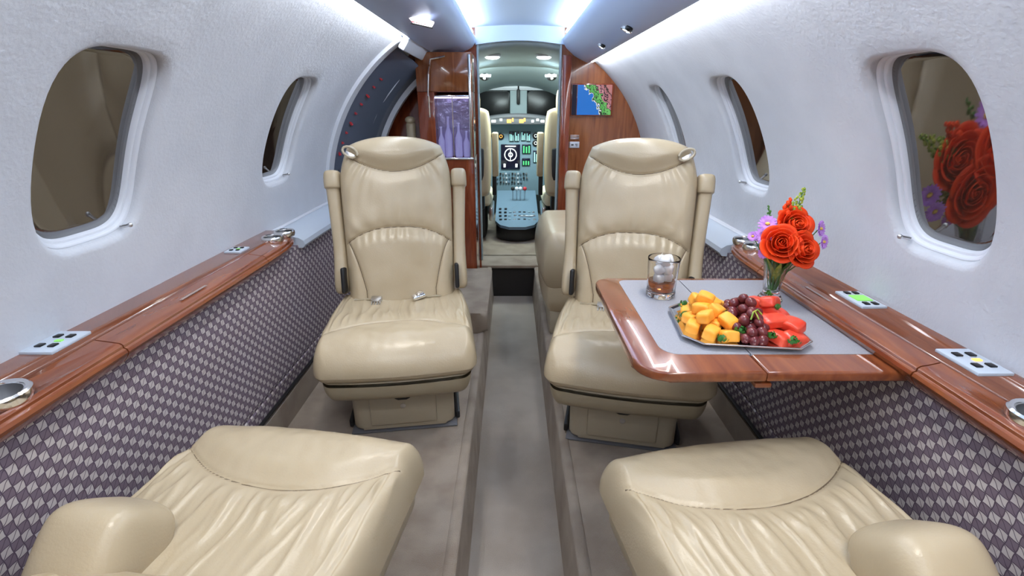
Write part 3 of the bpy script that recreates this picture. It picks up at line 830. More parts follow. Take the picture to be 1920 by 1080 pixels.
# ------------------------------------------------------------ table
TX0, TX1, TY0, TY1, TZ = .222, .690, .730, 1.222, .520
t = tag(empty('folding_table', (TX0, TY0, TZ)), 'pull-out table with grey top and polished wooden rim', 'table')
def tp(x): return x
XF = .444
def tleaf(x0, x1, rl, nm):
    pts = rrect(x0-TX0, x1-TX0, 0, TY1-TY0, rl, 8)
    # the free end bows slightly outward
    return MB().prism(pts, -.020, 0, bev=.0055, seg=3).build(nm, 'wood_edge', t, sharp=50)
tleaf(TX0, XF-.0008, [0, 0, .035, .055], 'table_leaf'); tleaf(XF+.0008, TX1, [0, 0, 0, 0], 'table_leaf')
def inset(x0, x1, rl, nm):
    MB().prism(rrect(x0-TX0, x1-TX0, .065, TY1-TY0-.018, rl, 8), -.004, .0006).build(nm, 'laminate', t, sharp=50)
inset(.282, XF-.0012, [0, 0, .02, .035], 'table_inlay'); inset(XF+.0012, TX1-.002, [0, 0, 0, 0], 'table_inlay')
MB().box((.30, .25, -.040), (.30, .36, .022), bev=.004).build('underframe', 'black', t)
MB().box((XF-TX0, .02, -.030), (.030, .03, .010), bev=.003).build('hinge', 'wood_edge', t)
ZT = TZ+.0007
# ------------------------------------------------------------ tumbler with ice
t = tag(empty('tumbler', (.362, 1.093, ZT)), 'glass tumbler with ice and amber drink on the table', 'glass')
prof = [(0, 0), (.030, 0), (.034, .004), (.035, .012), (.0335, .020), (.034, .032), (.037, .090), (.0375, .095), (.0368, .0965), (.0358, .095), (.0350, .090), (.0322, .032), (.0312, .018), (.027, .014), (0, .013)]
g = MB().lathe(prof, n=48)
for v in g.bm.verts:                      # cut facets round the foot
    r = sqrt(v.co.x**2+v.co.y**2)
    if .002 < v.co.z < .03 and r > .0325:
        a = atan2(v.co.y, v.co.x); k = 1-.035*abs(sin(a*8)); v.co.x *= k; v.co.y *= k
g.build('glass_body', 'glass', t)
MB().lathe([(0, .0145), (.026, .0145), (.0305, .019), (.0318, .034), (.0320, .040), (0, .040)], n=40).build('drink', 'drink', t)
random.seed(3)
for k, (x, y, z) in enumerate([(-.013, -.010, .046), (.014, -.004, .048), (-.002, .015, .048), (-.013, -.006, .068), (.013, -.010, .069), (.004, .014, .070), (-.010, .006, .088), (.012, .002, .090), (0, -.014, .091)]):
    m = MB(); m.box((0, 0, 0), (.024, .024, .021), bev=.007, seg=3)
    o = m.build('ice_cube', 'ice', None, sharp=0); o.location = (.362+x*.8, 1.093+y*.8, ZT+z); o.rotation_euler = (random.random()*3, random.random()*3, random.random()*3)
    tag(o, 'ice cube in the amber drink in the tumbler', 'ice cube', 'ice cubes in the tumbler')
# ------------------------------------------------------------ vase and bouquet
VX, VY = .612, 1.062
prof = [(0, 0), (.026, 0), (.0275, .004), (.025, .010), (.018, .020), (.0175, .030), (.020, .055), (.0245, .085), (.031, .110), (.036, .120), (.0348, .1205), (.029, .108), (.0225, .085), (.0175, .055), (.0152, .032), (.014, .024), (0, .020)]
g = MB().lathe(prof, n=40)
for v in g.bm.verts:
    r = sqrt(v.co.x**2+v.co.y**2)
    if v.co.z > .028 and r > 1e-3:
        a = atan2(v.co.y, v.co.x); k = 1+.05*sin(a*10); v.co.x *= k; v.co.y *= k
o = g.build('vase', 'glass', sharp=0); o.location = (VX, VY, ZT); tag(o, 'clear cut glass vase holding a bouquet on the table', 'vase')
def petal(mb, c, direc, up, w_, h, curl, cup_, n=6):
    """one curved petal from base c, rising along up and leaning along direc"""
    d = Vector(direc).normalized(); u = Vector(up).normalized(); s = d.cross(u).normalized(); rows = []
    for i in range(n+1):
        t_ = i/n; ww = w_*(sin(pi*min(1, .18+t_*.72))**.8)
        lean = curl*t_*t_*h
        row = []
        for j in range(n+1):
            q = -1+2*j/n
            p = Vector(c)+u*(h*t_*(1-.10*abs(q)**3)-max(0, curl)*h*.28*t_**3)+d*(lean+cup_*(sin(t_*pi*.6))-q*q*cup_*.9*(1-.4*t_))+s*ww*q
            row.append(mb.bm.verts.new(p))
        rows.append(row)
    for i in range(n):
        for j in range(n): mb.bm.faces.new((rows[i][j], rows[i][j+1], rows[i+1][j+1], rows[i+1][j]))
def axis_frame(ax):
    ax = Vector(ax).normalized(); a = ax.cross(Vector((0, 0, 1)))
    if a.length < .1: a = ax.cross(Vector((1, 0, 0)))
    a.normalize(); return ax, a, ax.cross(a).normalized()
def stem(par, base, top, rad=.0016):
    b, t_ = Vector(base), Vector(top); m = b.lerp(t_, .5); m.x = b.x+(t_.x-b.x)*.30; m.y = b.y+(t_.y-b.y)*.30
    MB().tube([b, b.lerp(m, .5), m, m.lerp(t_, .5), t_], rad, 8).build('stem', 'stem_green', par)
def rose(c, ax, Rr, label):
    t = tag(empty('rose', (VX, VY, ZT)), label, 'rose', None)
    c = Vector(c)-Vector((VX, VY, ZT)); ax, a, b = axis_frame(ax); mb = MB()
    random.seed(int(c.x*9000))
    # concentric wrapped petals: (count, radius, height, lip flare, half span)
    for ring, (n, rr, h, fl, sp) in enumerate([(2, .13, 1.12, -.3, 1.9), (3, .26, 1.14, -.15, 1.3), (3, .42, 1.10, .0, 1.25), (4, .58, 1.02, .16, .98), (5, .76, .90, .30, .80), (5, .92, .74, .48, .78)]):
        for k in range(n):
            f0 = 2*pi*(k/n)+ring*1.1+random.uniform(-.1, .1); hh = Rr*h*random.uniform(.96, 1.04); NT, NQ = 8, 10; rows = []
            for i in range(NT+1):
                t_ = i/NT; row = []
                for j in range(NQ+1):
                    q = -1+2*j/NQ; fi = f0+q*sp*(.55+.45*sin(pi*min(.62, .12+t_*.6)))
                    body = sin(pi*min(.5, .10+t_*.55))
                    ra = Rr*rr*(body+fl*max(0, t_-.55)**1.5*3.0*(1-.5*q*q))+Rr*.05*q
                    zz = hh*(t_*(1-.22*abs(q)**3))-Rr*.62-abs(fl)*Rr*.25*max(0, t_-.75)*3*(fl > .1)
                    row.append(mb.bm.verts.new(c+a*ra*cos(fi)+b*ra*sin(fi)+ax*zz))
                rows.append(row)
            for i in range(NT):
                for j in range(NQ): mb.bm.faces.new((rows[i][j], rows[i][j+1], rows[i+1][j+1], rows[i+1][j]))
    o = mb.build('blossom', 'rose', t, sharp=0); so = o.modifiers.new('s', 'SOLIDIFY'); so.thickness = .0007
    mb = MB()
    for k in range(5):
        an = 2*pi*k/5; d = a*cos(an)+b*sin(an); petal(mb, c-ax*Rr*.70, d, (ax*.4+d).normalized(), Rr*.16, Rr*.75, .2, Rr*.05, 4)
    mb.sphere(c-ax*Rr*.66, Rr*.22, 10, 6); mb.build('calyx', 'stem_green', t)
    stem(t, (c.x*.12, c.y*.12, .026), c-ax*Rr*.7, .0022)
rose((.590, 1.022, ZT+.150), (-.30, -1, .55), .034, 'left orange-red rose in the vase')
rose((.637, 1.015, ZT+.138), (.25, -1, .45), .033, 'right orange-red rose in the vase, lowest of the three')
rose((.630, 1.050, ZT+.185), (.05, -1, .5), .033, 'upper orange-red rose in the vase')
def aster(c, ax, Rr, label):
    t = tag(empty('aster', (VX, VY, ZT)), label, 'flower', 'purple asters in the bouquet')
    c = Vector(c)-Vector((VX, VY, ZT)); ax, a, b = axis_frame(ax); mb = MB()
    for lay in range(2):
        for k in range(16):
            an = 2*pi*(k+lay*.5)/16; d = a*cos(an)+b*sin(an); s = ax.cross(d)
            L = Rr*(1-.12*lay)*random.uniform(.88, 1.05); w_ = Rr*.15; lift = ax*Rr*(.12+.15*lay)
            p = [c+d*Rr*.18, c+d*L*.55+s*w_+lift*.6, c+d*L+s*w_*.4+lift, c+d*L-s*w_*.4+lift, c+d*L*.55-s*w_+lift*.6]
            f = mb.bm.faces.new([mb.bm.verts.new(q) for q in p])
    o = mb.build('petals', 'aster', t, smooth=False); so = o.modifiers.new('s', 'SOLIDIFY'); so.thickness = .0006
    MB().sphere(c+ax*Rr*.06, Rr*.26, 12, 8, (1, 1, .7)).build('disc', 'aster_disc', t)
    stem(t, (c.x*.10, c.y*.10, .028), c-ax*.002, .0012)
for c, ax, r_, lab in [((.574, 1.062, ZT+.184), (-.4, -1, .6), .020, 'purple aster at the upper left of the bouquet'), ((.563, 1.050, ZT+.160), (-.6, -1, .4), .019, 'lilac aster at the middle left of the bouquet'),
                       ((.545, 1.060, ZT+.156), (-1, -.7, .3), .012, 'small purple aster at the far left edge of the bouquet'), ((.686, 1.050, ZT+.176), (.8, -1, .3), .019, 'purple aster at the upper right of the bouquet'),
                       ((.690, 1.035, ZT+.150), (.7, -1, .2), .017, 'lilac aster at the lower right of the bouquet'), ((.566, 1.040, ZT+.122), (-.8, -1, 0), .013, 'pink-purple aster low at the left below the roses'), ((.672, 1.030, ZT+.122), (.8, -1, 0), .011, 'pink-purple bloom low at the right below the roses')]:
    aster(c, ax, r_, lab)
def spray(c0, c1, n, rad, m, label, name, spread, sz):
    t = tag(empty(name, (VX, VY, ZT)), label, 'flower')
    a, b = Vector(c0)-Vector((VX, VY, ZT)), Vector(c1)-Vector((VX, VY, ZT)); mb = MB()
    for k in range(n):
        u = k/(n-1); p = a.lerp(b, u); th = k*2.4; q = spread*(1-.85*u)
        p = p+Vector((cos(th)*q, sin(th)*q, random.uniform(-.003, .003)))
        mb.sphere(p, sz*(1-.55*u)*random.uniform(.8, 1.1), 7, 5, (1, 1, 1.3))
    mb.build('florets', m, t)
    stem(t, (a.x*.1, a.y*.1, .03), b, .0011)
spray((.630, 1.075, ZT+.19), (.652, 1.082, ZT+.262), 60, .01, 'filler_green', 'yellow-green flower spike at the top of the bouquet', 'goldenrod', .016, .0042)
spray((.655, 1.075, ZT+.135), (.668, 1.072, ZT+.175), 30, .01, 'filler_green', 'yellow-green filler sprig at the right of the bouquet', 'goldenrod', .015, .0042)
spray((.612, 1.068, ZT+.205), (.618, 1.070, ZT+.240), 12, .01, 'rose', 'small red buds below the tall green spike of the bouquet', 'flower_buds', .010, .0062)
spray((.583, 1.075, ZT+.192), (.578, 1.080, ZT+.222), 10, .01, 'stem_green', 'small green and red bud at the left top of the bouquet', 'flower_buds', .005, .0035)
# leaves just above the vase rim
t = tag(empty('bouquet_leaves', (VX, VY, ZT)), 'green leaves at the mouth of the glass vase', 'leaves')
random.seed(5)
for k in range(16):
    mb = MB(); an = k*2.39; d = Vector((cos(an), sin(an), 0)); petal(mb, Vector((0, 0, .045+.004*(k % 5)))+d*.004, d, (d*.22+Vector((0, 0, 1))), .008, .062+.008*(k % 3), .25, .004, 5); mb.build('leaf', 'stem_green' if k % 3 else 'filler_green', t)
# ------------------------------------------------------------ fruit platter
PX, PY, PR = .462, .908, R(-7)
def PW(x, y, z=0): return (PX+x*cos(PR)-y*sin(PR), PY+x*sin(PR)+y*cos(PR), ZT+z)
def oct_(w_, h, c): return [(-w_+c, -h), (w_-c, -h), (w_, -h+c), (w_, h-c), (w_-c, h), (-w_+c, h), (-w_, h-c), (-w_, -h+c)]
t = tag(empty('serving_tray', (PX, PY, ZT), PR), 'silver cut-corner serving tray of fruit on the table', 'tray')
def loops(ls, nm, m, cap=True):
    V = []; F = []; n = 8
    for (w_, h, c, z) in ls: V += [(x, y, z) for x, y in oct_(w_, h, c)]
    for i in range(len(ls)-1):
        for k in range(n): F.append((i*n+k, i*n+(k+1) % n, (i+1)*n+(k+1) % n, (i+1)*n+k))
    F.append(list(range(n))[::-1]); F.append([(len(ls)-1)*n+k for k in range(n)])
    return from_pydata(nm, V, F, m, t, smooth=False)
loops([(.100, .088, .03, .0), (.117, .102, .034, .009), (.121, .106, .035, .010), (.121, .106, .035, .0115), (.117, .102, .034, .0115), (.112, .097, .033, .010), (.099, .086, .03, .0025)], 'tray_body', 'chrome')
mb = MB(); pts = [(x, y, .0112) for x, y in oct_(.1195, .1045, .0345)]; mb.tube(pts+[pts[0]], .0016, 6); mb.build('beaded_rim', 'steel', t)
def chunk(mb_name, m, x, y, z, sx, sy, sz, label, grp, cat, curve=.35, seed=0):
    random.seed(seed+int((x+1)*977+(y+1)*313)); bm_ = MB(); bm_.box((0, 0, 0), (sx, sy, sz))
    bmesh.ops.subdivide_edges(bm_.bm, edges=bm_.bm.edges[:], cuts=4, use_grid_fill=True)
    for v in bm_.bm.verts:
        q = Vector((v.co.x/(sx/2), v.co.y/(sy/2), v.co.z/(sz/2)))
        l = max(1e-6, (abs(q.x)**9+abs(q.y)**9+abs(q.z)**9)**(1/9)); q2 = q/l*max(abs(q.x), abs(q.y), abs(q.z))
        v.co = Vector((q2.x*sx/2, q2.y*sy/2, q2.z*sz/2-curve*sz*q2.x*q2.x*.6))
        v.co += Vector((1, 1, 1))*noise.noise(v.co*45+Vector((x*50, y*50, 0)))*.0016
    o = bm_.build(mb_name, m, sharp=0); o.location = PW(x, y, z); o.rotation_euler = (random.uniform(-.35, .35), random.uniform(-.35, .35), random.uniform(0, 3.1)); tag(o, label, cat, grp)
    return o
Z1 = .014
for i, (x, y, z) in enumerate([(-.090, -.030, 0), (-.062, -.058, 0), (-.032, -.068, 0), (-.085, .010, 0), (-.052, -.022, .002), (-.085, .052, 0), (-.055, .068, 0), (-.048, .022, .004), (-.026, -.035, .016), (-.070, -.030, .022), (-.068, .008, .024), (-.066, .048, .026), (-.036, .052, .020), (-.040, .000, .024), (-.058, .025, .040), (-.020, .075, .004)]):
    chunk('melon_piece', 'cantaloupe', x, y, Z1+z, .034, .026, .022, 'orange melon piece at the left end of the fruit tray', 'orange melon pieces on the tray', 'melon', .12, i)
mbg = None
random.seed(11); pos = []
g0 = MB().sphere((0, 0, 0), .0098, 16, 12, (1, 1, 1.12)).build('grape', 'grape')
first = True
gl = []
for lay, (rad, cnt) in enumerate([((.036, .086), 30), ((.034, .076), 26), ((.027, .060), 18), ((.018, .042), 9), ((.008, .02), 3)]):
    tries = 0; k = 0
    while k < cnt and tries < 4000:
        tries += 1; u = random.uniform(-1, 1); v = random.uniform(-1, 1)
        if u*u+v*v > 1: continue
        p = Vector((.012+u*rad[0], -.002+v*rad[1], .013+lay*.0128))
        if all((p-q).length > .0160 for q in gl): gl.append(p); k += 1
for p in gl:
    o = g0 if first else g0.copy()
    if not first: COL.objects.link(o)
    first = False; o.location = PW(p.x, p.y, p.z); o.rotation_euler = (random.uniform(0, 3), random.uniform(0, 3), 0); s_ = random.uniform(.93, 1.08); o.scale = (s_, s_, s_)
    tag(o, 'dark red grape heaped in the middle of the fruit tray', 'grape', 'red grapes on the tray')
mb = MB(); mb.tube([PW(.006, -.060, .046), PW(.012, -.050, .058), PW(.022, -.042, .060), PW(.030, -.046, .052)], .0016, 6); mb.tube([PW(.016, -.046, .059), PW(.020, -.062, .048)], .0012, 6); tag(mb.build('grape_twig', 'filler_green'), 'thin pale stem on top of the heaped grapes', 'stem')
for i, (x, y, z, sx) in enumerate([(.070, .060, 0, .05), (.085, .020, 0, .05), (.085, -.025, 0, .05), (.060, -.060, 0, .048), (.092, -.062, 0, .045), (.060, .010, .008, .05), (.066, .055, .020, .055), (.078, .015, .022, .055), (.064, -.030, .020, .058), (.090, -.040, .018, .045), (.072, .030, .038, .05), (.052, .080, .004, .04)]):
    chunk('watermelon_piece', 'watermelon', x, y, Z1+z, sx, .030, .021, 'red melon piece at the right end of the fruit tray', 'red melon pieces on the tray', 'melon', .35, i+50)
random.seed(21)
for x, y, z, lab in [(-.098, .025, .012, 'green parsley sprig at the left rim of the tray'), (-.092, .060, .022, 'green parsley sprig at the rear left corner of the tray'), (-.046, .060, .046, 'green parsley sprig on top of the orange melon'), (-.050, -.082, .012, 'green parsley sprig at the front left rim of the tray'), (-.010, -.062, .022, 'green parsley sprig in front between orange melon and grapes'),
                     (-.022, .000, .030, 'green parsley sprig between orange melon and grapes'), (.044, -.070, .018, 'green parsley sprig between grapes and red melon'), (.078, -.086, .016, 'green parsley sprig at the front right rim of the tray'), (.075, .050, .060, 'green leaf sprig on top of the rear red melon'), (.075, .000, .050, 'green leaf sprig on top of the middle red melon'), (.014, .010, .064, 'green leaf on top of the heaped grapes')]:
    mb = MB(); big = .013 if z < .04 else .009
    for k in range(34 if z < .04 else 14):
        th = random.uniform(0, 2*pi); ph = random.uniform(-.1, 1.3); d = Vector((cos(th)*cos(ph), sin(th)*cos(ph), sin(ph)*.8)); c = d*big*random.uniform(.25, 1); s_ = random.uniform(.003, .0052)
        a = d.cross(Vector((random.random(), random.random(), 1))).normalized(); b = (a.cross(d)+d*.5).normalized()
        q = []
        for e_ in range(8):
            aa = 2*pi*e_/8; rr = s_*(1 if e_ % 2 else .55); q.append(mb.bm.verts.new(c+a*rr*cos(aa)+b*rr*sin(aa)))
        mb.bm.faces.new(q)
    mb.tube([(0, 0, -.006), (0, 0, big*.6)], .001, 5)
    o = mb.build('parsley_sprig', 'parsley', smooth=False); o.location = PW(x, y, z); tag(o, lab, 'garnish')
# ------------------------------------------------------------ bulkhead fittings (right)
t = tag(empty('wall_monitor', (.452, 2.893, .985)), 'bulkhead monitor showing a blue and green moving map', 'monitor')
MB().box((0, 0, 0), (.236, .014, .170), bev=.004).build('bezel', 'wood_dark', t)
MB().box((-.100, -.0075, 0), (.026, .003, .158)).build('side_strip', 'screen_dark', t)
MB().box((.012, -.0085, 0), (.190, .003, .156)).build('screen', 'map_screen', t)
t = tag(empty('bulkhead_speaker', (.365, 2.893, .79)), 'small slotted plate above the white label on the right bulkhead', 'plate')
for k in range(3): MB().box((0, 0, -.012+k*.009), (.05, .004, .004), bev=.001).build('slot', 'steel', t)
t = tag(empty('wall_placard', (.365, 2.893, .745)), 'small white placard with dark marks on the right bulkhead', 'placard')
MB().box((0, 0, 0), (.056, .006, .034), bev=.002).build('plate', 'frame_white', t)
mb = MB(); mb.box((-.012, -.004, 0), (.014, .002, .008)); mb.box((.010, -.004, .003), (.014, .002, .004)); mb.box((.012, -.004, -.005), (.010, .002, .003)); mb.build('lettering', 'text_dark', t, smooth=False)
# ------------------------------------------------------------ galley cabinet (left)
t = tag(empty('galley_cabinet', (-.30, 2.76, 0)), 'tall polished wooden galley cabinet left of the cockpit doorway', 'cabinet')
GX0, GX1, GY0, GY1 = -.47, -.192, 2.60, 2.885
def gb(x0, x1, y0, y1, z0, z1, nm, m, bev=.004): return MB().box(((x0+x1)/2+.30, (y0+y1)/2-2.76, (z0+z1)/2), (x1-x0, y1-y0, z1-z0), bev=bev).build(nm, m, t)
MB().prism([(x+.30, y-2.76) for x, y in rrect(GX0, GX1, GY0, GY1, [.035, 0, 0, .01], 8)], .002, .70).build('lower_body', 'wood_dark', t)
gb(GX0+.004, GX1-.004, GY1-.012, GY1, .70, 1.02, 'niche_back', 'wood_dark'); gb(GX0, -.385, GY0+.01, GY1-.012, .70, 1.02, 'niche_side', 'wood_dark'); gb(-.205, GX1, GY0+.01, GY1-.012, .70, 1.02, 'niche_side', 'wood_dark')
gb(GX0, GX1, GY0+.005, GY1, 1.02, 1.20, 'upper_body', 'wood_light')
gb(-.212, -.198, GY0-.002, GY0+.012, .70, 1.19, 'chrome_strip', 'chrome')
gb(-.395, GX1-.002, GY0-.008, GY0+.02, .690, .702, 'chrome_shelf_edge', 'chrome')
gb(-.384, -.206, GY0+.085, GY0+.09, .703, 1.0, 'light_panel', 'niche_mirror', 0)
gb(-.384, -.206, GY0+.02, GY0+.03, .990, .996, 'light_bar', 'purple_lit', 0)
gb(-.384, -.206, GY0+.02, GY0+.08, .845, .850, 'glass_shelf', 'glass_thin', 0)
gb(-.384, -.206, GY0+.012, GY0+.016, .703, 1.0, 'glass_door', 'glass_thin', 0)
gb(-.298, -.294, GY0+.008, GY0+.012, .703, 1.0, 'door_divider', 'chrome', 0)
gb(-.384, -.206, GY0+.006, GY0+.014, .996, 1.004, 'door_trim', 'chrome', .001)
random.seed(9)
for i, (x, h, r_) in enumerate([(-.362, .15, .016), (-.325, .20, .018), (-.272, .17, .018), (-.232, .13, .016)]):
    o = MB().lathe([(0, 0), (r_, 0), (r_, h*.55), (r_*.35, h*.75), (r_*.3, h*.95), (r_*.42, h*.96), (r_*.42, h), (0, h)], n=20).build('decanter', 'crystal'); o.location = (x, GY0+.034, .7035)
    tag(o, ['small crystal decanter at the left inside the purple-lit niche', 'tall crystal decanter second from left in the purple-lit niche', 'tall crystal decanter third from left in the purple-lit niche', 'small crystal decanter at the right inside the purple-lit niche'][i], 'decanter', 'crystal decanters in the galley niche')
# chrome frame tube left of the niche and mirror panel
t2 = tag(empty('galley_rail', (-.41, 2.575, 1.0)), 'slim chrome rail bent round the upper galley cabinet', 'rail')
MB().tube([(0, .02, -.10), (0, .01, .0), (.005, .01, .10), (.02, .01, .165), (.09, .012, .178)], .005, 10).build('rail_tube', 'chrome', t2)
t2 = tag(empty('handrail', (-.53, 2.70, 0)), 'cream padded handrail standing beside the entry door', 'handrail')
MB().box((0, 0, .44), (.05, .05, .876), bev=.02, seg=4).build('rail_pad', 'leather', t2); MB().sphere((0, -.01, .885), .027, 14, 10, (1, 1, .7)).build('end_cap', 'leather', t2)
# ------------------------------------------------------------ overhead lamps and exit sign
def soff_z(x):
    pr = sr if x > 0 else sl; pr = pr[2:10]
    for (x0, z0), (x1, z1) in zip(pr, pr[1:]):
        if min(x0, x1) <= x <= max(x0, x1): f = (x-x0)/(x1-x0); return z0+(z1-z0)*f, atan2((z1-z0), (x1-x0))
    return pr[-1][1], 0
def lamp(x, y, r_, label, m='bulb_warm', vent=False):
    z, an = soff_z(x)
    if x < 0: an = an if abs(an) < pi/2 else an-pi
    t = tag(empty('reading_lamp', (x, y, z)), label, 'lamp'); t.rotation_euler = (0, -an, 0)
    MB().lathe([(r_*.72, -.001), (r_*.78, -.007), (r_, -.006), (r_*1.05, .001), (r_, .004), (r_*.7, .004)], n=28, closed=True).build('bezel', 'chrome', t)
    MB().lathe([(0, -.004), (r_*.5, -.005), (r_*.7, -.002), (r_*.7, .002), (0, .002)], n=24).build('bulb', m, t)
    if vent:
        MB().sphere((0, .040*-1, -.004), r_*.65, 14, 10, (1, 1, .7)).build('air_nozzle', 'black', t)
lamp(.385, 1.03, .028, 'large round lamp at the top edge of the right ceiling panel')
lamp(.380, 1.78, .020, 'nearer small chrome lamp on the right ceiling panel', 'bulb_cool', True)
lamp(.380, 2.25, .017, 'farther small chrome lamp on the right ceiling panel', 'bulb_cool', True)
lamp(-.335, 1.07, .028, 'large round lamp at the top edge of the left ceiling panel')
for lx, ly, lab in ((-.335, .28, 'added unseen round lamp above the near left seat'), (.385, .24, 'added unseen round lamp above the near right seat'), (-.335, -.45, 'added unseen rearmost round lamp of the left ceiling panel'), (.385, -.50, 'added unseen rearmost round lamp of the right ceiling panel')):  # fixtures for the added, unseen fill lamps
    lamp(lx, ly, .028, lab)
z, an = soff_z(-.285)
t = tag(empty('exit_sign', (-.300, 1.79, z-.006)), 'lit white exit sign with red lettering on the left ceiling panel', 'sign'); t.rotation_euler = (R(0), R(10), R(6))
MB().prism([(-.046, .048), (.040, .058), (.050, -.025), (.010, -.060), (-.042, -.040)][::-1], -.006, .002, bev=.002).build('sign_box', 'sign_glow', t, sharp=30)
MB().box((-.003, .057, -.002), (.090, .006, .014), Matrix.Rotation(R(7), 3, 'Z')).build('sign_edge', 'black', t)
fc = bpy.data.curves.new('exit_text', 'FONT'); fc.body = 'EXIT'; fc.size = .026; fc.align_x = 'CENTER'; fc.align_y = 'CENTER'; fc.extrude = .0004
fo = bpy.data.objects.new('exit_text', fc); COL.objects.link(fo); bpy.context.view_layer.update()
me = bpy.data.meshes.new_from_object(fo.evaluated_get(bpy.context.evaluated_depsgraph_get())); bpy.data.objects.remove(fo)
o = link('exit_lettering', me, 'sign_red', t, False); o.location = (0, .012, -.0072); o.rotation_euler = (R(180), 0, 0)
# ------------------------------------------------------------ cockpit
def CPx(x): return x
n = 20
# cockpit shell
V = []; F = []
for i in range(13):
    y = 2.937+1.75*i/12; u = i/12; rx = .72-.12*u*u; zt = 1.275-.05*u-.15*u*u; zb = .02
    for k in range(n+1):
        a = pi*k/n; x = .045+rx*cos(a); z = .55+(zt-.55)*abs(sin(a))**.75 if 0 < k < n else .02
        V.append((x, y, z))
for i in range(12):
    for k in range(n): F.append((i*(n+1)+k, i*(n+1)+k+1, (i+1)*(n+1)+k+1, (i+1)*(n+1)+k))
o = from_pydata('wall_cockpit', V, F, 'cockpit_grey'); struct(o)
so = o.modifiers.new('s', 'SOLIDIFY'); so.thickness = .02; so.offset = -1
struct(MB().box((.045, 4.68, .60), (1.25, .04, 1.20)).build('wall_cockpit_front', 'cockpit_grey'))
# windshields
for i, (x0, x1) in enumerate(((-.27, -.012), (.145, .40))):
    o = struct(MB().prism(rrect(x0, x1, .870, 1.075, .02), 0, .02, bev=.003).build('window_%d' % (6+i), 'black_gloss')); o.rotation_euler = (R(90), 0, 0); o.location = (0, 4.50, 0)
struct(MB().box((.045, 4.50, 1.105), (.95, .06, .05), bev=.01).build('trim_8', 'frame_white'))
struct(MB().box((.066, 4.50, .975), (.15, .03, .23), bev=.01).build('trim_9', 'cockpit_grey'))
t = tag(empty('compass', (.064, 4.46, 1.08)), 'slim black compass hanging between the windshields', 'compass')
MB().box((0, 0, -.05), (.028, .03, .12), bev=.008).build('body', 'black', t); MB().tube([(0, 0, 0), (0, 0, .035)], .006, 8).build('bracket', 'black', t)
# overhead lamps and air nozzles in the cockpit ceiling
for x, lab in ((-.115, 'left white dome lamp in the cockpit ceiling'), (.205, 'right white dome lamp in the cockpit ceiling')):
    s_ = 1 if x > .04 else -1
    t = tag(empty('dome_lamp', (x, 3.30, 1.236)), lab, 'lamp'); 
    MB().sphere((0, 0, 0), .045, 18, 10, (1, .9, .28)).build('lens', 'bulb_cool', t); MB().lathe([(.046, .012), (.050, .002), (.054, .012), (.050, .018)], n=24, closed=True).build('rim', 'frame_white', t)
for x, lab in ((-.175, 'left round black air nozzle in the cockpit ceiling'), (.270, 'right round black air nozzle in the cockpit ceiling')):
    t = tag(empty('air_nozzle', (x, 3.50, 1.135)), lab, 'air vent')
    MB().sphere((0, 0, 0), .034, 16, 10, (1, 1, .7)).build('ball', 'black', t); MB().lathe([(.034, -.004), (.042, .0), (.044, .014), (.034, .012)], n=24, closed=True).build('ring', 'frame_white', t)
    MB().sphere((0, -.030, -.010), .009, 10, 8).build('nozzle_tip', 'frame_white', t)
# glareshield and instrument panel
t = tag(empty('instrument_panel', (.05, 4.30, .60)), 'grey-blue cockpit instrument panel full of lit displays', 'instrument panel')
def ib(x0, x1, z0, z1, nm, m, y=-.012, d=.012, bev=.002): return MB().box(((x0+x1)/2-.05, y, (z0+z1)/2-.60), (x1-x0, d, z1-z0), bev=bev).build(nm, m, t)
ib(-.50, .60, .22, .86, 'panel_face', 'cockpit_panel', .01, .03)
gl_ = MB(); pts = []
for i in range(17):
    u = -1+i/8; pts.append((u*.34, -.12-.02*(1-u*u), .275-.045*u*u))
gl_.tube(pts, .045, 10, flat=.6); gl_.build('glareshield', 'grey_base', t)
mb = MB(); mb.box((0, -.165, .245), (.50, .02, .06), bev=.01); mb.build('annunciator_panel', 'grey_base', t)
for i, (x, w_, m) in enumerate([(-.19, .035, 'white_lit'), (-.13, .02, 'white_lit'), (-.065, .035, 'amber'), (-.035, .012, 'amber'), (.035, .035, 'amber'), (.060, .014, 'amber'), (.125, .02, 'white_lit'), (.165, .02, 'white_lit'), (.205, .03, 'white_lit')]):
    MB().box((x, -.177, .245+(.006 if i % 2 else -.004)), (w_, .004, .026 if m == 'amber' else .018)).build('caption_light', m, t)
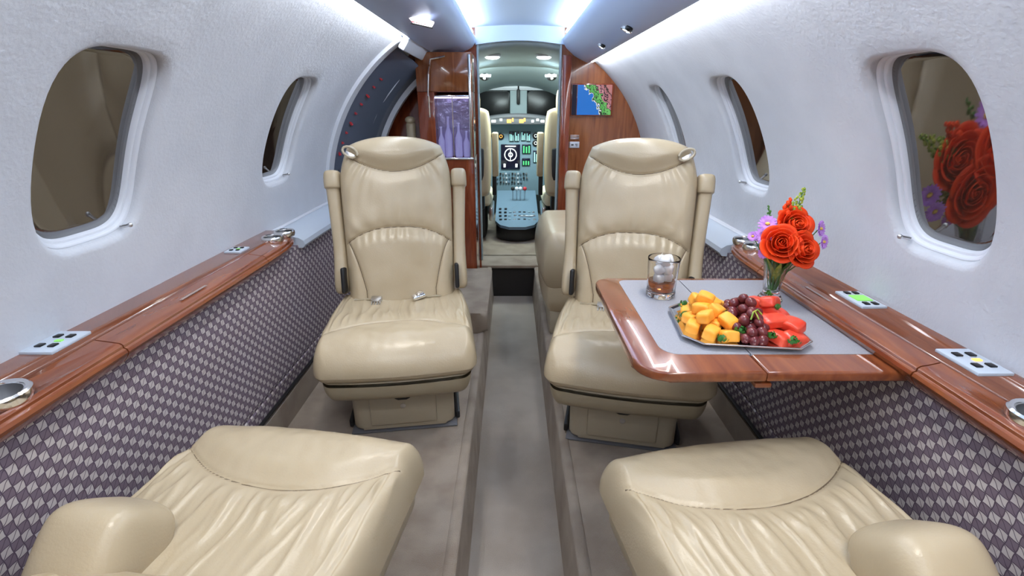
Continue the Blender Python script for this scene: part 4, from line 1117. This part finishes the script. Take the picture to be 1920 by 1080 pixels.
# big centre display with compass rose
d = ib(-.085, .078, .445, .650, 'navigation_display', 'screen_dark', -.014, .014)
mb = MB()
for rr, th in ((.050, .0035), (.016, .004)): mb.lathe([(rr-th, -.002), (rr+th, -.002), (rr+th, .0), (rr-th, .0)], (-.0535, -.0225, -.035), 36, closed=True, rot=Matrix.Rotation(R(90), 3, 'X'))
mb.build('compass_rose', 'white_lit', d)
mb = MB(); mb.box((-.105, -.022, -.125), (.018, .003, .03)); mb.box((-.003, -.022, -.125), (.018, .003, .03)); mb.box((-.0535, -.022, .035), (.09, .003, .008)); mb.box((-.055, -.022, -.035), (.004, .003, .10)); mb.build('display_text', 'white_lit', d)
for (x0, x1, z0, z1, m) in [(-.015, .025, .675, .755, 'cyan_lit'), (.03, .07, .675, .755, 'cyan_lit'), (.085, .125, .68, .755, 'cyan_lit'), (.13, .165, .675, .755, 'cyan_lit'), (.095, .17, .575, .650, 'green_lit'), (.095, .165, .475, .535, 'green_lit'), (-.155, -.115, .57, .65, 'green_lit'), (.19, .25, .50, .60, 'cyan_lit')]:
    q = ib(x0, x1, z0, z1, 'engine_display', 'screen_dark', -.014, .012)
    mb = MB()
    for k in range(3):
        xx = x0+(x1-x0)*(.2+.3*k); hh = (z1-z0)*random.uniform(.5, .9); mb.box((xx-.05, -.0215, z0+hh/2+.004-.60), ((x1-x0)*.16, .003, hh))
    mb.build('bar_graph', m, q, smooth=False)
for (x, z) in [(-.085, .715), (-.14, .72), (.21, .72), (.21, .66)]:
    g = MB().lathe([(0, 0), (.026, 0), (.028, .008), (.022, .010), (0, .008)], (x-.05, -.008, z-.60), 20, rot=Matrix.Rotation(R(90), 3, 'X')).build('round_gauge', 'black_gloss', t)
    MB().lathe([(.010, .0), (.013, 0), (.013, .003), (.010, .003)], (x-.05, -.017, z-.60), 20, closed=True, rot=Matrix.Rotation(R(90), 3, 'X')).build('gauge_dial', 'amber' if x < 0 else 'white_lit', g)
random.seed(4)
for k in range(34):
    x = -.14+.025*(k % 12)+random.uniform(-.004, .004); z = .405-.036*(k//12)
    MB().lathe([(0, 0), (.0085, 0), (.0075, .014), (0, .015)], (x-.05, -.010, z-.60), 12, rot=Matrix.Rotation(R(90), 3, 'X')).build('knob', ['frame_white', 'pedestal_blue', 'black', 'steel'][k % 4], t)
# centre pedestal
t = tag(empty('centre_pedestal', (.045, 3.50, .02)), 'blue-grey cockpit pedestal with black rounded rear between the pilot seats', 'pedestal')
pr = [(-.165, .62), (-.165, .05), (-.13, -.02), (-.07, -.065), (0, -.08), (.07, -.065), (.13, -.02), (.165, .05), (.165, .62)]
MB().prism([(x*.95, y+.03) for x, y in pr], -.0, .115, bev=.008).build('pedestal_base', 'black', t, sharp=40)
V = []; F = []
top = [(-.160, .60, .27), (-.162, .05, .135), (-.125, -.03, .122), (-.06, -.075, .116), (.06, -.075, .116), (.125, -.03, .122), (.162, .05, .135), (.160, .60, .27)]
V = [Vector(p) for p in top]+[Vector(p)-Vector((0, 0, .02 if i not in (0, 7) else .10)) for i, p in enumerate(top)]
F = [tuple(range(8)), tuple(range(15, 7, -1))]+[(i, (i+1) % 8, 8+(i+1) % 8, 8+i) for i in range(8)]
from_pydata('pedestal_top', V, F, 'pedestal_blue', t, smooth=False, merge=1e-6)
random.seed(6)
def ptop(y): return .135+(y-.05)/.55*.135+.004
for k in range(26):
    x = -.125+.036*(k % 8)+random.uniform(-.005, .005); y = .06+.06*(k//8)
    MB().box((x, y, ptop(y)), (.020, .022, .012), bev=.003).build('switch', ['black', 'steel', 'cockpit_panel', 'black'][(k*7) % 4], t)
MB().box((.07, .12, ptop(.12)+.002), (.10, .05, .004)).build('radio_panel', 'cyan_lit' if 0 else 'pale_line', t)
for i, (x, m) in enumerate([(-.03, 'black'), (.0, 'frame_white'), (.03, 'frame_white'), (.065, 'red_mark')]):
    q = MB().tube([(x, .42, .20), (x, .38, .31)], .006, 8).build('throttle_lever', 'steel', t); MB().sphere((x, .375, .32), .016, 12, 8, (1, .8, 1)).build('lever_knob', m, q)
# pilot seats
def pilot(x, s, label):
    t = tag(empty('pilot_seat', (x, 3.62, .015)), label, 'pilot seat', 'pilot seats in the cockpit')
    def pd(nm, W, D, z0, z1, m, c=(0, 0, 0), rx=0, r=.03):
        o = gridpad(nm, 24, 24, lambda a, b: pz(a, b, 1, W, D, z0, z1, r), lambda a, b: pz(a, b, 0, W, D, z0, z1, r), m, t); o.location = c; o.rotation_euler = (rx, 0, 0); return o
    pd('seat_cushion', .20, .21, .0, .10, 'sheepskin', (0, .10, .25))
    pd('backrest', .20, .31, -.045, .045, 'leather', (0, -.14, .63), R(82))
    pd('headrest', .13, .09, -.035, .035, 'leather', (0, -.17, .96), R(85))
    MB().box((0, .08, .13), (.30, .32, .24), bev=.02).build('seat_base', 'black', t)
    MB().box((0, -.185, .46), (.30, .05, .42), bev=.015).build('back_shell', 'black', t)
    MB().box((s*.225, -.10, .62), (.045, .075, .30), bev=.012, seg=3).build('armrest', 'leather', t)
    MB().box((s*.215, -.06, .40), (.03, .05, .14), bev=.006).build('armrest_hinge', 'black', t)
    MB().box((s*.19, .02, .20), (.03, .30, .10), bev=.01).build('seat_side_cover', 'steel', t)
pilot(-.335, 1, 'left pilot seat of cream leather seen through the cockpit doorway')
pilot(.430, -1, 'right pilot seat of cream leather seen through the cockpit doorway')
